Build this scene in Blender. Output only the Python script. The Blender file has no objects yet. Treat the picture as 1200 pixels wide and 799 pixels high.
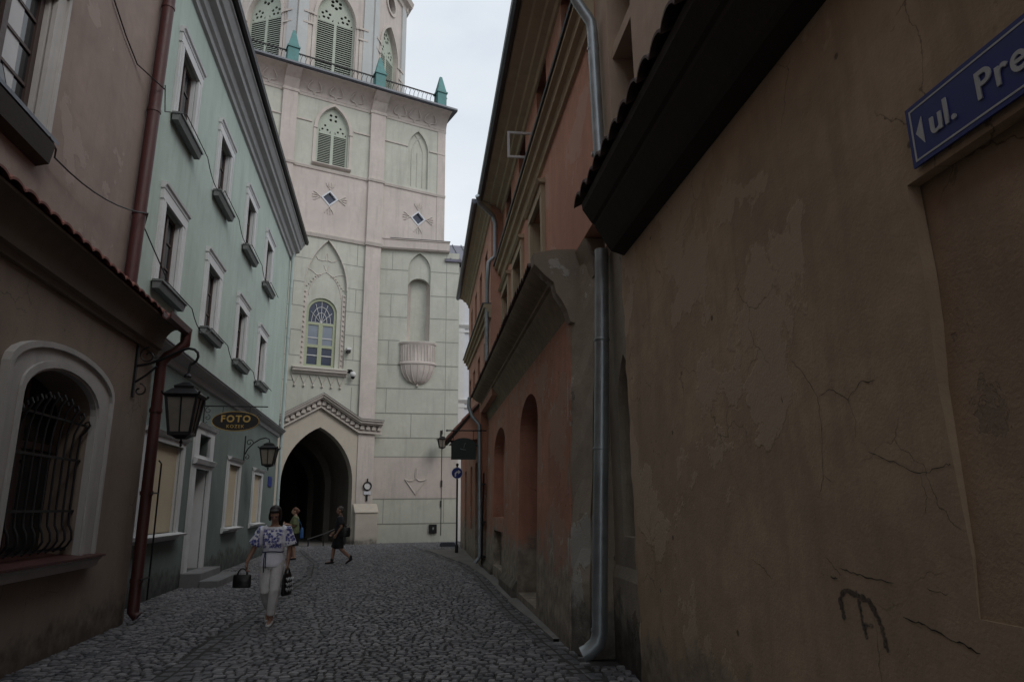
import bpy, bmesh, math, random
import numpy as np
from mathutils import Vector, Matrix, geometry
random.seed(7); rng = np.random.default_rng(7)
SC = bpy.context.scene
COL = SC.collection
R = math.radians
PI = math.pi
V = Vector

# ---------------------------------------------------------------- camera
CAM_H = 1.6
pitch, roll = R(13.6), R(-0.6)
fw = V((0, math.cos(pitch), math.sin(pitch)))
r0 = V((1, 0, 0)); u0 = V((0, -math.sin(pitch), math.cos(pitch)))
rt = r0*math.cos(roll) + u0*math.sin(roll)
up = u0*math.cos(roll) - r0*math.sin(roll)
cd = bpy.data.cameras.new('camera'); cam = bpy.data.objects.new('camera', cd); COL.objects.link(cam)
m = Matrix((rt, up, -fw)).transposed().to_4x4(); m.translation = V((0, 0, CAM_H)); cam.matrix_world = m
cd.sensor_width = 36; cd.lens = 24; cd.clip_start = .05; cd.clip_end = 3000
SC.camera = cam

# ---------------------------------------------------------------- sky, sun, exposure
SUN_EL, SUN_AZ = R(42), R(128)            # soft sun behind the cloud, from behind the camera on the right
w = bpy.data.worlds.new('World'); SC.world = w; w.use_nodes = True
nt = w.node_tree; nt.nodes.clear()
out = nt.nodes.new('ShaderNodeOutputWorld'); bg = nt.nodes.new('ShaderNodeBackground')
sky = nt.nodes.new('ShaderNodeTexSky'); sky.sky_type = 'NISHITA'; sky.sun_disc = False
sky.sun_elevation = SUN_EL; sky.sun_rotation = SUN_AZ; sky.air_density = 1.0; sky.dust_density = 2.0
tc = nt.nodes.new('ShaderNodeTexCoord'); mp = nt.nodes.new('ShaderNodeMapping'); mp.inputs['Scale'].default_value = (1.4, 1.4, 3.2)
nz = nt.nodes.new('ShaderNodeTexNoise'); nz.inputs['Scale'].default_value = 2.2; nz.inputs['Detail'].default_value = 6; nz.inputs['Roughness'].default_value = .55
rp = nt.nodes.new('ShaderNodeValToRGB')
rp.color_ramp.elements[0].position = .3; rp.color_ramp.elements[0].color = (7.2, 7.8, 8.5, 1)
rp.color_ramp.elements[1].position = .72; rp.color_ramp.elements[1].color = (8.9, 9.2, 9.5, 1)
mx = nt.nodes.new('ShaderNodeMix'); mx.data_type = 'RGBA'; mx.inputs[0].default_value = .9
L = nt.links.new
L(tc.outputs['Generated'], mp.inputs[0]); L(mp.outputs[0], nz.inputs['Vector']); L(nz.outputs['Fac'], rp.inputs[0])
L(sky.outputs[0], mx.inputs[6]); L(rp.outputs[0], mx.inputs[7]); L(mx.outputs[2], bg.inputs[0]); bg.inputs[1].default_value = .1
L(bg.outputs[0], out.inputs[0])
sd = bpy.data.lights.new('sun', 'SUN'); sd.energy = .8; sd.angle = R(25); sd.color = (1, .95, .88)
sun = bpy.data.objects.new('sun', sd); COL.objects.link(sun)
sdir = V((math.sin(SUN_AZ)*math.cos(SUN_EL), math.cos(SUN_AZ)*math.cos(SUN_EL), math.sin(SUN_EL)))
sun.rotation_euler = sdir.to_track_quat('Z', 'Y').to_euler(); sun.location = (20, -20, 40)
SC.view_settings.view_transform = 'Standard'; SC.view_settings.look = 'None'
SC.view_settings.exposure = 0.12; SC.view_settings.gamma = 1.0
SC.view_settings.use_curve_mapping = False
SC.render.engine = 'CYCLES'
SC.cycles.max_bounces = 8; SC.cycles.diffuse_bounces = 4

# ---------------------------------------------------------------- materials
MATS = {}
def newmat(name):
    m = bpy.data.materials.new(name); m.use_nodes = True
    b = m.node_tree.nodes['Principled BSDF']; MATS[name] = m
    return m, m.node_tree, b
def nd(t, kind, **kw):
    n = t.nodes.new(kind)
    for k, v in kw.items(): setattr(n, k, v)
    return n
def mixc(t, fac, a, b, blend='MIX'):
    n = nd(t, 'ShaderNodeMix', data_type='RGBA', blend_type=blend)
    for sock, v in ((n.inputs[0], fac), (n.inputs[6], a), (n.inputs[7], b)):
        if isinstance(v, bpy.types.NodeSocket): t.links.new(v, sock)
        elif isinstance(v, (int, float)): sock.default_value = v
        else: sock.default_value = (*v, 1)
    return n.outputs[2]
def noise(t, vec, scale, detail=4, rough=.55, dist=0):
    n = nd(t, 'ShaderNodeTexNoise'); n.inputs['Scale'].default_value = scale; n.inputs['Detail'].default_value = detail
    n.inputs['Roughness'].default_value = rough; n.inputs['Distortion'].default_value = dist
    t.links.new(vec, n.inputs['Vector']); return n.outputs['Fac']
def ramp(t, fac, lo, hi, a=0, b=1):
    n = nd(t, 'ShaderNodeMapRange'); t.links.new(fac, n.inputs[0])
    n.inputs[1].default_value = lo; n.inputs[2].default_value = hi; n.inputs[3].default_value = a; n.inputs[4].default_value = b
    return n.outputs[0]
def math_(t, op, a, b):
    n = nd(t, 'ShaderNodeMath', operation=op)
    for s, v in ((n.inputs[0], a), (n.inputs[1], b)):
        if isinstance(v, (int, float)): s.default_value = v
        else: t.links.new(v, s)
    return n.outputs[0]
def sc_(c, k): return tuple(min(1, max(0, x*k)) for x in c)

def plaster(name, c, var=.18, streak=.25, bump=.25, rough=.9, patch=None, patch_at=.58, low=None, low_z=1.0, flake=None, flake_at=.64, pits=0):
    """painted or bare render: mottled, streaked downwards, with worn patches and a bare foot"""
    m, t, b = newmat(name)
    pos = nd(t, 'ShaderNodeNewGeometry').outputs['Position']
    mp = nd(t, 'ShaderNodeMapping'); mp.inputs['Scale'].default_value = (2.6, 2.6, .28); t.links.new(pos, mp.inputs[0])
    big = noise(t, pos, .9, 5, .6, .6); mid = noise(t, pos, 5.5, 5, .6); fine = noise(t, pos, 55, 3, .6)
    strk = noise(t, mp.outputs[0], 1.6, 5, .65)
    col = mixc(t, ramp(t, big, .32, .7), sc_(c, 1-var), sc_(c, 1+var))
    col = mixc(t, ramp(t, mid, .35, .75, 0, .55), col, sc_(c, 1-var*1.3))
    if streak: col = mixc(t, ramp(t, strk, .5, .78, 0, streak), col, sc_(c, .5))
    col = mixc(t, ramp(t, fine, .55, .8, 0, .25), col, sc_(c, .72))
    if patch:
        edge = math_(t, 'ADD', big, math_(t, 'MULTIPLY', math_(t, 'SUBTRACT', mid, .5), .35))
        mp2 = nd(t, 'ShaderNodeMapping'); mp2.inputs['Location'].default_value = (3.1, 7.7, 1.3); t.links.new(pos, mp2.inputs[0])
        big2 = noise(t, mp2.outputs[0], .75, 7, .6, .15)
        f = ramp(t, big2, patch_at, patch_at+.015)
        col = mixc(t, math_(t, 'MULTIPLY', f, .85), col, patch)
    rel = None
    if patch: rel = f
    if flake:
        fn = noise(t, pos, 2.6, 7, .68, .3)
        f2 = ramp(t, fn, flake_at, flake_at+.012)
        col = mixc(t, math_(t, 'MULTIPLY', f2, .9), col, flake)
        rel = math_(t, 'SUBTRACT', rel, math_(t, 'MULTIPLY', f2, 1.5)) if rel else math_(t, 'MULTIPLY', f2, -1.5)
    if pits:
        pv = nd(t, 'ShaderNodeTexVoronoi'); pv.inputs['Scale'].default_value = 3.1; t.links.new(pos, pv.inputs['Vector'])
        f3 = math_(t, 'MULTIPLY', ramp(t, pv.outputs['Distance'], .075, .05), ramp(t, noise(t, pos, 1.7, 2), .5, .56))
        col = mixc(t, math_(t, 'MULTIPLY', f3, pits), col, sc_(c, .22))
        hair = nd(t, 'ShaderNodeTexVoronoi', feature='DISTANCE_TO_EDGE'); hair.inputs['Scale'].default_value = 1.35
        wv = nd(t, 'ShaderNodeVectorMath', operation='ADD'); ns_ = nd(t, 'ShaderNodeTexNoise'); ns_.inputs['Scale'].default_value = 4; ns_.inputs['Detail'].default_value = 6; t.links.new(pos, ns_.inputs['Vector'])
        sc3 = nd(t, 'ShaderNodeVectorMath', operation='SCALE'); sc3.inputs['Scale'].default_value = .32; t.links.new(ns_.outputs['Color'], sc3.inputs[0])
        t.links.new(pos, wv.inputs[0]); t.links.new(sc3.outputs[0], wv.inputs[1]); t.links.new(wv.outputs[0], hair.inputs['Vector'])
        f4 = math_(t, 'MULTIPLY', ramp(t, hair.outputs['Distance'], .006, .002), ramp(t, noise(t, pos, 1.1, 3), .52, .6))
        col = mixc(t, math_(t, 'MULTIPLY', f4, .75), col, sc_(c, .3))
    if low:
        sx = nd(t, 'ShaderNodeSeparateXYZ'); t.links.new(pos, sx.inputs[0])
        zn_ = math_(t, 'ADD', math_(t, 'MULTIPLY', noise(t, pos, 1.5, 7, .68, .2), .75), math_(t, 'MULTIPLY', noise(t, mp.outputs[0], .8, 4, .6), .25))
        z = math_(t, 'ADD', sx.outputs[2], math_(t, 'MULTIPLY', math_(t, 'SUBTRACT', zn_, .5), low_z*3.2))
        f = ramp(t, z, low_z*1.08, low_z*.72)
        col = mixc(t, f, col, mixc(t, ramp(t, mid, .35, .7), sc_(low, .6), sc_(low, 1.2)))
        z2 = ramp(t, math_(t, 'ADD', sx.outputs[2], math_(t, 'MULTIPLY', math_(t, 'SUBTRACT', mid, .5), .5)), .35, .02, 0, .55)
        col = mixc(t, z2, col, sc_(low, .3))
    t.links.new(col, b.inputs['Base Color']); b.inputs['Roughness'].default_value = rough
    b.inputs['Specular IOR Level'].default_value = .25
    if rel: fine = math_(t, 'ADD', fine, math_(t, 'MULTIPLY', rel, 1.1))
    h = math_(t, 'ADD', math_(t, 'MULTIPLY', fine, .35), math_(t, 'ADD', math_(t, 'MULTIPLY', mid, .8), math_(t, 'MULTIPLY', big, 1.2)))
    bp = nd(t, 'ShaderNodeBump'); bp.inputs['Strength'].default_value = bump; bp.inputs['Distance'].default_value = .02
    t.links.new(h, bp.inputs['Height']); t.links.new(bp.outputs[0], b.inputs['Normal'])
    return m
def paint(name, c, rough=.5, metal=0, var=.15, scale=14, bump=.0, spec=.5):
    m, t, b = newmat(name)
    pos = nd(t, 'ShaderNodeTexCoord').outputs['Object']
    f = noise(t, pos, scale, 5, .6); g = noise(t, pos, scale*.17, 3, .6)
    col = mixc(t, ramp(t, f, .3, .75), sc_(c, 1-var), sc_(c, 1+var)); col = mixc(t, ramp(t, g, .4, .7, 0, .5), col, sc_(c, 1-var*1.4))
    t.links.new(col, b.inputs['Base Color'])
    t.links.new(ramp(t, f, .2, .8, max(.03, rough-.12), min(1, rough+.12)), b.inputs['Roughness'])
    b.inputs['Metallic'].default_value = metal; b.inputs['Specular IOR Level'].default_value = spec
    if bump:
        bp = nd(t, 'ShaderNodeBump'); bp.inputs['Strength'].default_value = bump; bp.inputs['Distance'].default_value = .01
        t.links.new(f, bp.inputs['Height']); t.links.new(bp.outputs[0], b.inputs['Normal'])
    return m
def glassy(name, c, rough=.06):
    m, t, b = newmat(name)
    pos = nd(t, 'ShaderNodeTexCoord').outputs['Object']
    f = noise(t, pos, 1.3, 2, .5)
    t.links.new(mixc(t, f, sc_(c, .7), sc_(c, 1.3)), b.inputs['Base Color'])
    b.inputs['Roughness'].default_value = rough; b.inputs['IOR'].default_value = 1.5
    bp = nd(t, 'ShaderNodeBump'); bp.inputs['Strength'].default_value = .04; bp.inputs['Distance'].default_value = .02
    t.links.new(f, bp.inputs['Height']); t.links.new(bp.outputs[0], b.inputs['Normal'])
    return m

GREY_MORTAR = (.20, .185, .165)
plaster('tower_green', (.50, .51, .45), .09, .42, .12)
plaster('tower_pink', (.54, .485, .45), .09, .42, .14)
plaster('tower_trim', (.55, .50, .46), .1, .3, .15)
plaster('tower_cream', (.50, .455, .39), .08, .15, .12, low=(.40, .37, .32), low_z=.2)
paint('groove_shade', (.27, .272, .245), .9)  # strip colour that paints in the shade of the wall grooves
plaster('tower_pale', (.50, .515, .515), .06, .12, .1)
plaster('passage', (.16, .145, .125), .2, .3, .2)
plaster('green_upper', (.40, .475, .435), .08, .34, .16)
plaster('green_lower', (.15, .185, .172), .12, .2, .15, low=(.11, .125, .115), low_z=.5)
plaster('house_trim', (.58, .59, .60), .08, .2, .1)
plaster('cornice_grey', (.36, .36, .365), .1, .2, .1)
plaster('brown_upper', (.275, .215, .19), .14, .2, .3, patch=(.31, .25, .225), patch_at=.58)
plaster('brown_lower', (.27, .215, .175), .12, .25, .3, low=(.22, .18, .145), low_z=.4, pits=.5)  # low gives a worn foot and paints in the shadow along it
plaster('brown_trim', (.46, .445, .43), .1, .3, .2)
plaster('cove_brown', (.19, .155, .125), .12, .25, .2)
plaster('red_upper', (.56, .29, .205), .14, .35, .3, patch=(.54, .34, .26), patch_at=.58)
plaster('red_far', (.56, .31, .23), .12, .2, .2)
plaster('red_lower', (.47, .235, .165), .18, .4, .5, patch=(.42, .26, .195), patch_at=.55, low=(.36, .31, .25), low_z=1.15, flake=(.45, .37, .29), flake_at=.62, pits=.7)
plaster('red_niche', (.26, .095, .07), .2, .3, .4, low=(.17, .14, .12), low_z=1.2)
plaster('olive_trim', (.47, .385, .27), .12, .3, .2)
plaster('grey_mortar', (.37, .31, .24), .22, .35, .8, patch=(.45, .43, .39), patch_at=.53, low=(.2, .18, .15), low_z=.6, flake=(.2, .18, .155), flake_at=.64)
plaster('tan_wall', (.48, .362, .25), .2, .45, .4, patch=(.515, .405, .292), patch_at=.545, low=(.35, .285, .21), low_z=.5, flake=(.39, .295, .195), flake_at=.665, pits=.8)
plaster('tan_recess_shaded', (.42, .305, .21), .2, .45, .6, flake=(.28, .21, .15), flake_at=.62, pits=.6)  # tan plaster darkened to put the recess's shade into its colour
plaster('pale_strip', (.47, .44, .385), .18, .35, .6, flake=(.3, .27, .22), flake_at=.6)
plaster('old_strip', (.36, .32, .26), .22, .4, .7, patch=(.16, .135, .11), patch_at=.58, low=(.13, .115, .1), low_z=.7)
plaster('beige_upper', (.50, .38, .29), .12, .3, .25)
plaster('white_plaster', (.62, .64, .68), .05, .1, .1)
plaster('stone_step', (.21, .21, .21), .15, .2, .4)
plaster('cream_board', (.52, .44, .32), .06, .12, .1)
paint('roller_grey', (.26, .27, .29), .6, var=.1, scale=5)
paint('tile_red', (.22, .075, .055), .75, var=.35, scale=9, bump=.3)
paint('tile_dark', (.095, .06, .05), .8, var=.4, scale=9, bump=.3)
paint('dark_wood', (.035, .028, .023), .85, var=.3, scale=18, bump=.4)
paint('brown_wood', (.055, .032, .027), .55, var=.2, scale=20)
paint('soffit', (.27, .215, .145), .9, var=.3, scale=6, bump=.4)
paint('gutter_red', (.075, .022, .021), .5, var=.2, scale=6)
paint('zinc', (.36, .40, .42), .40, .7, var=.25, scale=5)
paint('zinc_dark', (.10, .11, .13), .45, .5, var=.25, scale=5)
paint('green_pipe', (.42, .50, .49), .5, .1, var=.12, scale=4)
paint('iron', (.014, .014, .016), .5, .3, var=.3, scale=30, bump=.2)
paint('lamp_glass', (.20, .18, .15), .35, var=.2, scale=4)
paint('copper', (.085, .22, .22), .6, .2, var=.3, scale=5)
paint('louvre_green', (.41, .455, .385), .7, var=.1)
paint('louvre_dim', (.20, .235, .19), .8, var=.1)
paint('window_green', (.36, .40, .27), .6, var=.1)
paint('rail_grey', (.045, .045, .045), .6); paint('void', (.012, .012, .013), .9)
paint('white_paint', (.62, .62, .62), .5, var=.06)
paint('roof_purple', (.13, .125, .165), .45, .35, var=.2, scale=3)
paint('cable', (.018, .018, .02), .6)
glassy('glass_dark', (.018, .02, .024)); glassy('glass_pale', (.20, .23, .28), .12); glassy('glass_blue', (.03, .04, .075), .15)
paint('curtain', (.55, .56, .58), .9, var=.1, scale=3); paint('lace', (.24, .25, .26), .9, var=.2, scale=6)
paint('sign_blue', (.012, .03, .20), .4, var=.08, scale=3); paint('sign_white', (.55, .56, .56), .5, var=.08)
paint('sign_black', (.012, .010, .010), .5); paint('sign_gold', (.50, .33, .10), .45, .3); paint('sign_green', (.010, .022, .017), .5); paint('sign_pale', (.2, .24, .22), .6)
paint('planter', (.16, .17, .17), .8, var=.2); paint('leaf', (.045, .075, .03), .7, var=.4)
paint('crack', (.035, .028, .022), .95)

# cobbles: every stone carries its own tone
m, t, b = newmat('cobble')
at = nd(t, 'ShaderNodeAttribute', attribute_name='tone')
pos = nd(t, 'ShaderNodeNewGeometry').outputs['Position']
c1 = mixc(t, at.outputs['Fac'], (.07, .073, .084), (.29, .28, .285))
c1 = mixc(t, ramp(t, noise(t, pos, 40, 4, .6), .4, .8, 0, .45), c1, (.07, .07, .074))
c1 = mixc(t, ramp(t, noise(t, pos, .7, 4, .6), .45, .75, 0, .4), c1, (.10, .097, .095))
t.links.new(c1, b.inputs['Base Color']); t.links.new(ramp(t, noise(t, pos, 25, 3), .3, .7, .42, .75), b.inputs['Roughness'])
bp = nd(t, 'ShaderNodeBump'); bp.inputs['Strength'].default_value = .5; bp.inputs['Distance'].default_value = .006
t.links.new(noise(t, pos, 70, 4, .65), bp.inputs['Height']); t.links.new(bp.outputs[0], b.inputs['Normal'])
paint('street_joint', (.045, .042, .038), .95, var=.3, scale=30, bump=.4)
plaster('pavement', (.20, .19, .18), .2, 0, .6, flake=(.12, .11, .1), flake_at=.6)
m, t, b = newmat('graffiti')
b.inputs['Base Color'].default_value = (.12, .10, .085, 1); b.inputs['Roughness'].default_value = .9
gp = nd(t, 'ShaderNodeNewGeometry').outputs['Position']
t.links.new(math_(t, 'MULTIPLY', ramp(t, noise(t, gp, 60, 5, .7), .36, .56, .15, .85), ramp(t, noise(t, gp, 11, 3, .6), .3, .62, .25, 1)), b.inputs['Alpha'])

# ---------------------------------------------------------------- mesh builder
class Frame:
    """a facade: s runs along it, z up, o out of it towards the street"""
    def __init__(f, origin, d, n):
        f.O = V((origin[0], origin[1], 0)); f.d = V((d[0], d[1], 0)).normalized(); f.n = V((n[0], n[1], 0)).normalized()
    def p(f, s, z, o=0): return f.O + f.d*s + f.n*o + V((0, 0, z))
class MB:
    def __init__(self, fr=None): self.v = []; self.f = []; self.fr = fr
    def P(self, s, z, o): return self.fr.p(s, z, o) if self.fr else V((s, z, o))
    def add(self, pts, faces):
        k = len(self.v); self.v += [V(p) for p in pts]; self.f += [[k+i for i in fc] for fc in faces]
    def box(self, s0, s1, z0, z1, o0, o1):
        q = [self.P(s, z, o) for s in (s0, s1) for z in (z0, z1) for o in (o0, o1)]
        self.add(q, [(0, 1, 3, 2), (4, 6, 7, 5), (0, 4, 5, 1), (2, 3, 7, 6), (0, 2, 6, 4), (1, 5, 7, 3)]); return self
    def plate(self, outline, o0, o1, holes=()):
        """flat panel in (s,z) with openings, from depth o0 to o1"""
        loops = [list(outline)] + [list(h) for h in holes]
        pts = []; edges = []
        for lp in loops:
            k = len(pts); n = len(lp); pts += [V(p) for p in lp]; edges += [(k+i, k+(i+1) % n) for i in range(n)]
        vo, eo, fo, *_ = geometry.delaunay_2d_cdt(pts, edges, [], 0, 1e-5)
        def inside(p, lp):
            r = False; n = len(lp)
            for i in range(n):
                a, b_ = lp[i], lp[(i+1) % n]
                if (a[1] > p[1]) != (b_[1] > p[1]) and p[0] < (b_[0]-a[0])*(p[1]-a[1])/(b_[1]-a[1])+a[0]: r = not r
            return r
        keep = []
        for fc in fo:
            c = [sum(vo[i][k] for i in fc)/len(fc) for k in (0, 1)]
            if inside(c, loops[0]) and not any(inside(c, h) for h in loops[1:]): keep.append(list(fc))
        n = len(vo); fr_ = [self.P(p[0], p[1], o1) for p in vo]; bk = [self.P(p[0], p[1], o0) for p in vo]
        cnt = {}
        for fc in keep:
            for i in range(len(fc)):
                e = (fc[i], fc[(i+1) % len(fc)]); cnt[e] = 1
        side = [e for e in cnt if (e[1], e[0]) not in cnt]
        self.add(fr_+bk, keep + [[i+n for i in reversed(fc)] for fc in keep] + [(a, a+n, b_+n, b_) for a, b_ in side]); return self
    def prof(self, pts, s0, s1, cap=True):
        """closed section of (o,z) points run along s"""
        n = len(pts); a = [self.P(s0, z, o) for o, z in pts]; b_ = [self.P(s1, z, o) for o, z in pts]
        fs = [(i, (i+1) % n, n+(i+1) % n, n+i) for i in range(n)]
        if cap: fs += [list(range(n))[::-1], [n+i for i in range(n)]]
        self.add(a+b_, fs); return self
    def strip(self, line, t0, t1, o0, o1):
        """band following a polyline of (s,z): from t0 to t1 measured vertically"""
        for (s0, z0), (s1, z1) in zip(line, line[1:]):
            q = [self.P(s, z+tt, o) for (s, z) in ((s0, z0), (s1, z1)) for tt in (t0, t1) for o in (o0, o1)]
            self.add(q, [(0, 1, 3, 2), (4, 6, 7, 5), (0, 4, 5, 1), (2, 3, 7, 6), (0, 2, 6, 4), (1, 5, 7, 3)])
        return self
    def tube(self, pts, r, seg=8, world=False, r1=None):
        P = [V(p) if world else self.P(*p) for p in pts]
        n = len(P); rings = []; prev = None
        for i, p in enumerate(P):
            d = (P[min(i+1, n-1)]-P[max(i-1, 0)]); d = d.normalized() if d.length > 1e-9 else V((0, 0, 1))
            if prev is None:
                a = d.cross(V((0, 0, 1)) if abs(d.z) < .9 else V((1, 0, 0))).normalized()
            else:
                a = (prev - d*prev.dot(d)).normalized()
            prev = a; b_ = d.cross(a); rr = r if r1 is None else r+(r1-r)*i/max(1, n-1)
            rings.append([p + a*math.cos(2*PI*k/seg)*rr + b_*math.sin(2*PI*k/seg)*rr for k in range(seg)])
        fs = [(i*seg+k, i*seg+(k+1) % seg, (i+1)*seg+(k+1) % seg, (i+1)*seg+k) for i in range(n-1) for k in range(seg)]
        fs += [list(range(seg))[::-1], [(n-1)*seg+k for k in range(seg)]]
        self.add([p for rg in rings for p in rg], fs); return self
    def lathe(self, c, prof_, seg=12, sq=False, rot=0):
        """profile of (r,z) turned about the vertical through c"""
        c = V(c); n = len(prof_)
        vs = [c + V((r*math.cos(2*PI*k/seg+rot), r*math.sin(2*PI*k/seg+rot), z)) for r, z in prof_ for k in range(seg)]
        fs = [(i*seg+k, i*seg+(k+1) % seg, (i+1)*seg+(k+1) % seg, (i+1)*seg+k) for i in range(n-1) for k in range(seg)]
        fs += [list(range(seg))[::-1], [(n-1)*seg+k for k in range(seg)]]
        self.add(vs, fs); return self
    def ball(self, c, r, sx=1, sy=1, sz=1, seg=10):
        c = V(c); n = seg//2+1
        vs = [c+V((sx*r*math.sin(PI*i/n)*math.cos(2*PI*k/seg), sy*r*math.sin(PI*i/n)*math.sin(2*PI*k/seg), sz*r*math.cos(PI*i/n))) for i in range(1, n) for k in range(seg)]
        q = len(vs); vs += [c+V((0, 0, sz*r)), c-V((0, 0, sz*r))]
        fs = [(i*seg+k, i*seg+(k+1) % seg, (i+1)*seg+(k+1) % seg, (i+1)*seg+k) for i in range(n-2) for k in range(seg)]
        fs += [(q, (k+1) % seg, k) for k in range(seg)] + [(q+1, (n-2)*seg+k, (n-2)*seg+(k+1) % seg) for k in range(seg)]
        self.add(vs, fs); return self
    def build(self, name, mat, parent=None, smooth=False, bevel=0):
        me = bpy.data.meshes.new(name)
        org = wloc(parent) if parent else None
        if parent is None:
            lo = V((min(v.x for v in self.v)+max(v.x for v in self.v), min(v.y for v in self.v)+max(v.y for v in self.v), 2*min(v.z for v in self.v)))/2
            org = lo
        me.from_pydata([tuple(v-org) for v in self.v], [], self.f)
        bm = bmesh.new(); bm.from_mesh(me); bmesh.ops.recalc_face_normals(bm, faces=bm.faces); bm.to_mesh(me); bm.free()
        if smooth:
            for p in me.polygons: p.use_smooth = True
        me.materials.append(MATS[mat])
        o = bpy.data.objects.new(name, me); COL.objects.link(o)
        if parent: o.parent = parent; o['_w'] = tuple(org)
        else: o.location = org; o['_w'] = tuple(org)
        if smooth == 'auto':
            try:
                me.set_sharp_from_angle(angle=R(40))
            except Exception: pass
        if bevel:
            b_ = o.modifiers.new('edge', 'BEVEL'); b_.width = bevel; b_.segments = 1; b_.limit_method = 'ANGLE'; b_.angle_limit = R(40)
        return o
def wloc(o): return V(o['_w'])
def thing(name, label, cat, loc, group=None):
    o = bpy.data.objects.new(name, None); COL.objects.link(o); o.location = loc; o['_w'] = tuple(V(loc))
    o.empty_display_size = .2
    return tag(o, label, cat, group)
def tag(o, label, cat, group=None):
    o['label'] = label; o['category'] = cat
    if group: o['group'] = group
    return o
def structure(o): o['kind'] = 'structure'; return o
def arc(cx, cz, rx, rz, a0, a1, n=10):
    return [(cx+rx*math.cos(R(a0+(a1-a0)*i/n)), cz+rz*math.sin(R(a0+(a1-a0)*i/n))) for i in range(n+1)]
def pointed(s0, s1, z0, zs, za, n=9):
    """outline of a pointed arch opening"""
    c = (s0+s1)/2; h = (s1-s0)/2; rise = za-zs
    k = (rise*rise-h*h)/(2*h) if rise > h else 0.0     # centres set outwards for a pointed head
    r = h+k
    if rise > h:
        a1 = math.atan2(rise, k)
        left = [(c+k - r*math.cos(a1*i/n), zs + r*math.sin(a1*i/n)) for i in range(n+1)]
    else:
        left = [(c - h*math.cos(PI/2*i/n), zs + rise*math.sin(PI/2*i/n)**1.0) for i in range(n+1)]
    right = [(2*c-s, z) for s, z in reversed(left[:-1])]
    return [(s0, z0)] + left + right + [(s1, z0)]
def roundarch(s0, s1, z0, zs, za, n=14):
    c = (s0+s1)/2; h = (s1-s0)/2
    return [(s0, z0)] + [(c-h*math.cos(PI*i/n), zs+(za-zs)*math.sin(PI*i/n)) for i in range(n+1)] + [(s1, z0)]
def rect(s0, s1, z0, z1): return [(s0, z0), (s1, z0), (s1, z1), (s0, z1)]
def grow(pts, g):
    """rough offset of a closed outline away from its centre line"""
    s0 = min(p[0] for p in pts); s1 = max(p[0] for p in pts); c = (s0+s1)/2; z0 = min(p[1] for p in pts); z1 = max(p[1] for p in pts)
    ks = ((s1-s0)/2+g)/((s1-s0)/2); kz = (z1-z0+g)/(z1-z0)
    return [(c+(p[0]-c)*ks, z0+(p[1]-z0)*kz) for p in pts]
def tiles(fr, s0, s1, oe, ze, ot, zt, pitch=.22, amp=.045, thick=.025, rows=2, jitter=.01):
    """pent roof of curved tiles, lower edge at (oe,ze), upper edge at (ot,zt)"""
    mb = MB(fr); n = max(1, int(round((s1-s0)/pitch))); seg = 6
    for r in range(rows):
        a = r/rows - (.04 if r else 0); b_ = (r+1)/rows
        for k in range(n):
            j = random.uniform(-jitter, jitter); lift = .03
            top, bot = [], []
            for (u, kk) in ((a, lift), (b_, 0)):
                oo = oe+(ot-oe)*u + (j if u == a else 0); zz = ze+(zt-ze)*u+kk
                for i in range(seg+1):
                    x = i/seg; h = amp*math.sin(PI*x)**.7 if i not in (0, seg) else 0
                    top.append(mb.P(s0+(s1-s0)*(k+x*1.02)/n, zz+h, oo)); bot.append(mb.P(s0+(s1-s0)*(k+x*1.02)/n, zz+h-thick, oo))
            m_ = seg+1; N = 2*m_
            fs = [(i, i+1, m_+i+1, m_+i) for i in range(seg)] + [(N+i, N+m_+i, N+m_+i+1, N+i+1) for i in range(seg)]
            fs += [(i, N+i, N+i+1, i+1) for i in range(seg)] + [(m_+i, m_+i+1, N+m_+i+1, N+m_+i) for i in range(seg)] + [(0, m_, N+m_, N), (seg, N+seg, N+m_+seg, m_+seg)]
            mb.add(top+bot, fs)
    return mb
def text_mesh(name, s, size, mat, parent, origin, xdir, zdir=(0, 0, 1), depth=.004, bold=.0, spacing=1.0, align='CENTER'):
    cu = bpy.data.curves.new('t', 'FONT'); cu.body = s; cu.size = size; cu.extrude = depth; cu.offset = bold; cu.align_x = align; cu.space_character = spacing
    ob = bpy.data.objects.new('t', cu); COL.objects.link(ob)
    dg = bpy.context.evaluated_depsgraph_get(); me = bpy.data.meshes.new_from_object(ob.evaluated_get(dg))
    bpy.data.objects.remove(ob)
    x = V(xdir).normalized(); y = V(zdir).normalized(); z = x.cross(y)
    M = Matrix((x, y, z)).transposed().to_4x4(); M.translation = V(origin)-wloc(parent)
    me.transform(M); me.materials.clear(); me.materials.append(MATS[mat])
    o = bpy.data.objects.new(name, me); COL.objects.link(o); o.parent = parent; o['_w'] = tuple(wloc(parent)); return o

# facades: (origin on the ground, direction along, direction towards the street)
LB = Frame((-5.68, 10.562), (-.1793, .9838), (.984, .179))      # brown house, ground floor
LG = Frame((-6.655, 12.888), (-.1816, .9834), (.983, .182))     # green house
RA = Frame((.301, 10.872), (-.1289, .9917), (-.992, -.129))     # red houses
TN = Frame((1.1746, 6.8842), (-.1254, .9921), (-.992, -.125))   # tan house
T = Frame((-6.815, 32.536), (.8693, .4942), (.494, -.869))      # tower front
B = Frame((-6.439+.212*.25, 33.208-.977*.25), (.9773, .2118), (.212, -.977))      # wall beside the tower gate

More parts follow.
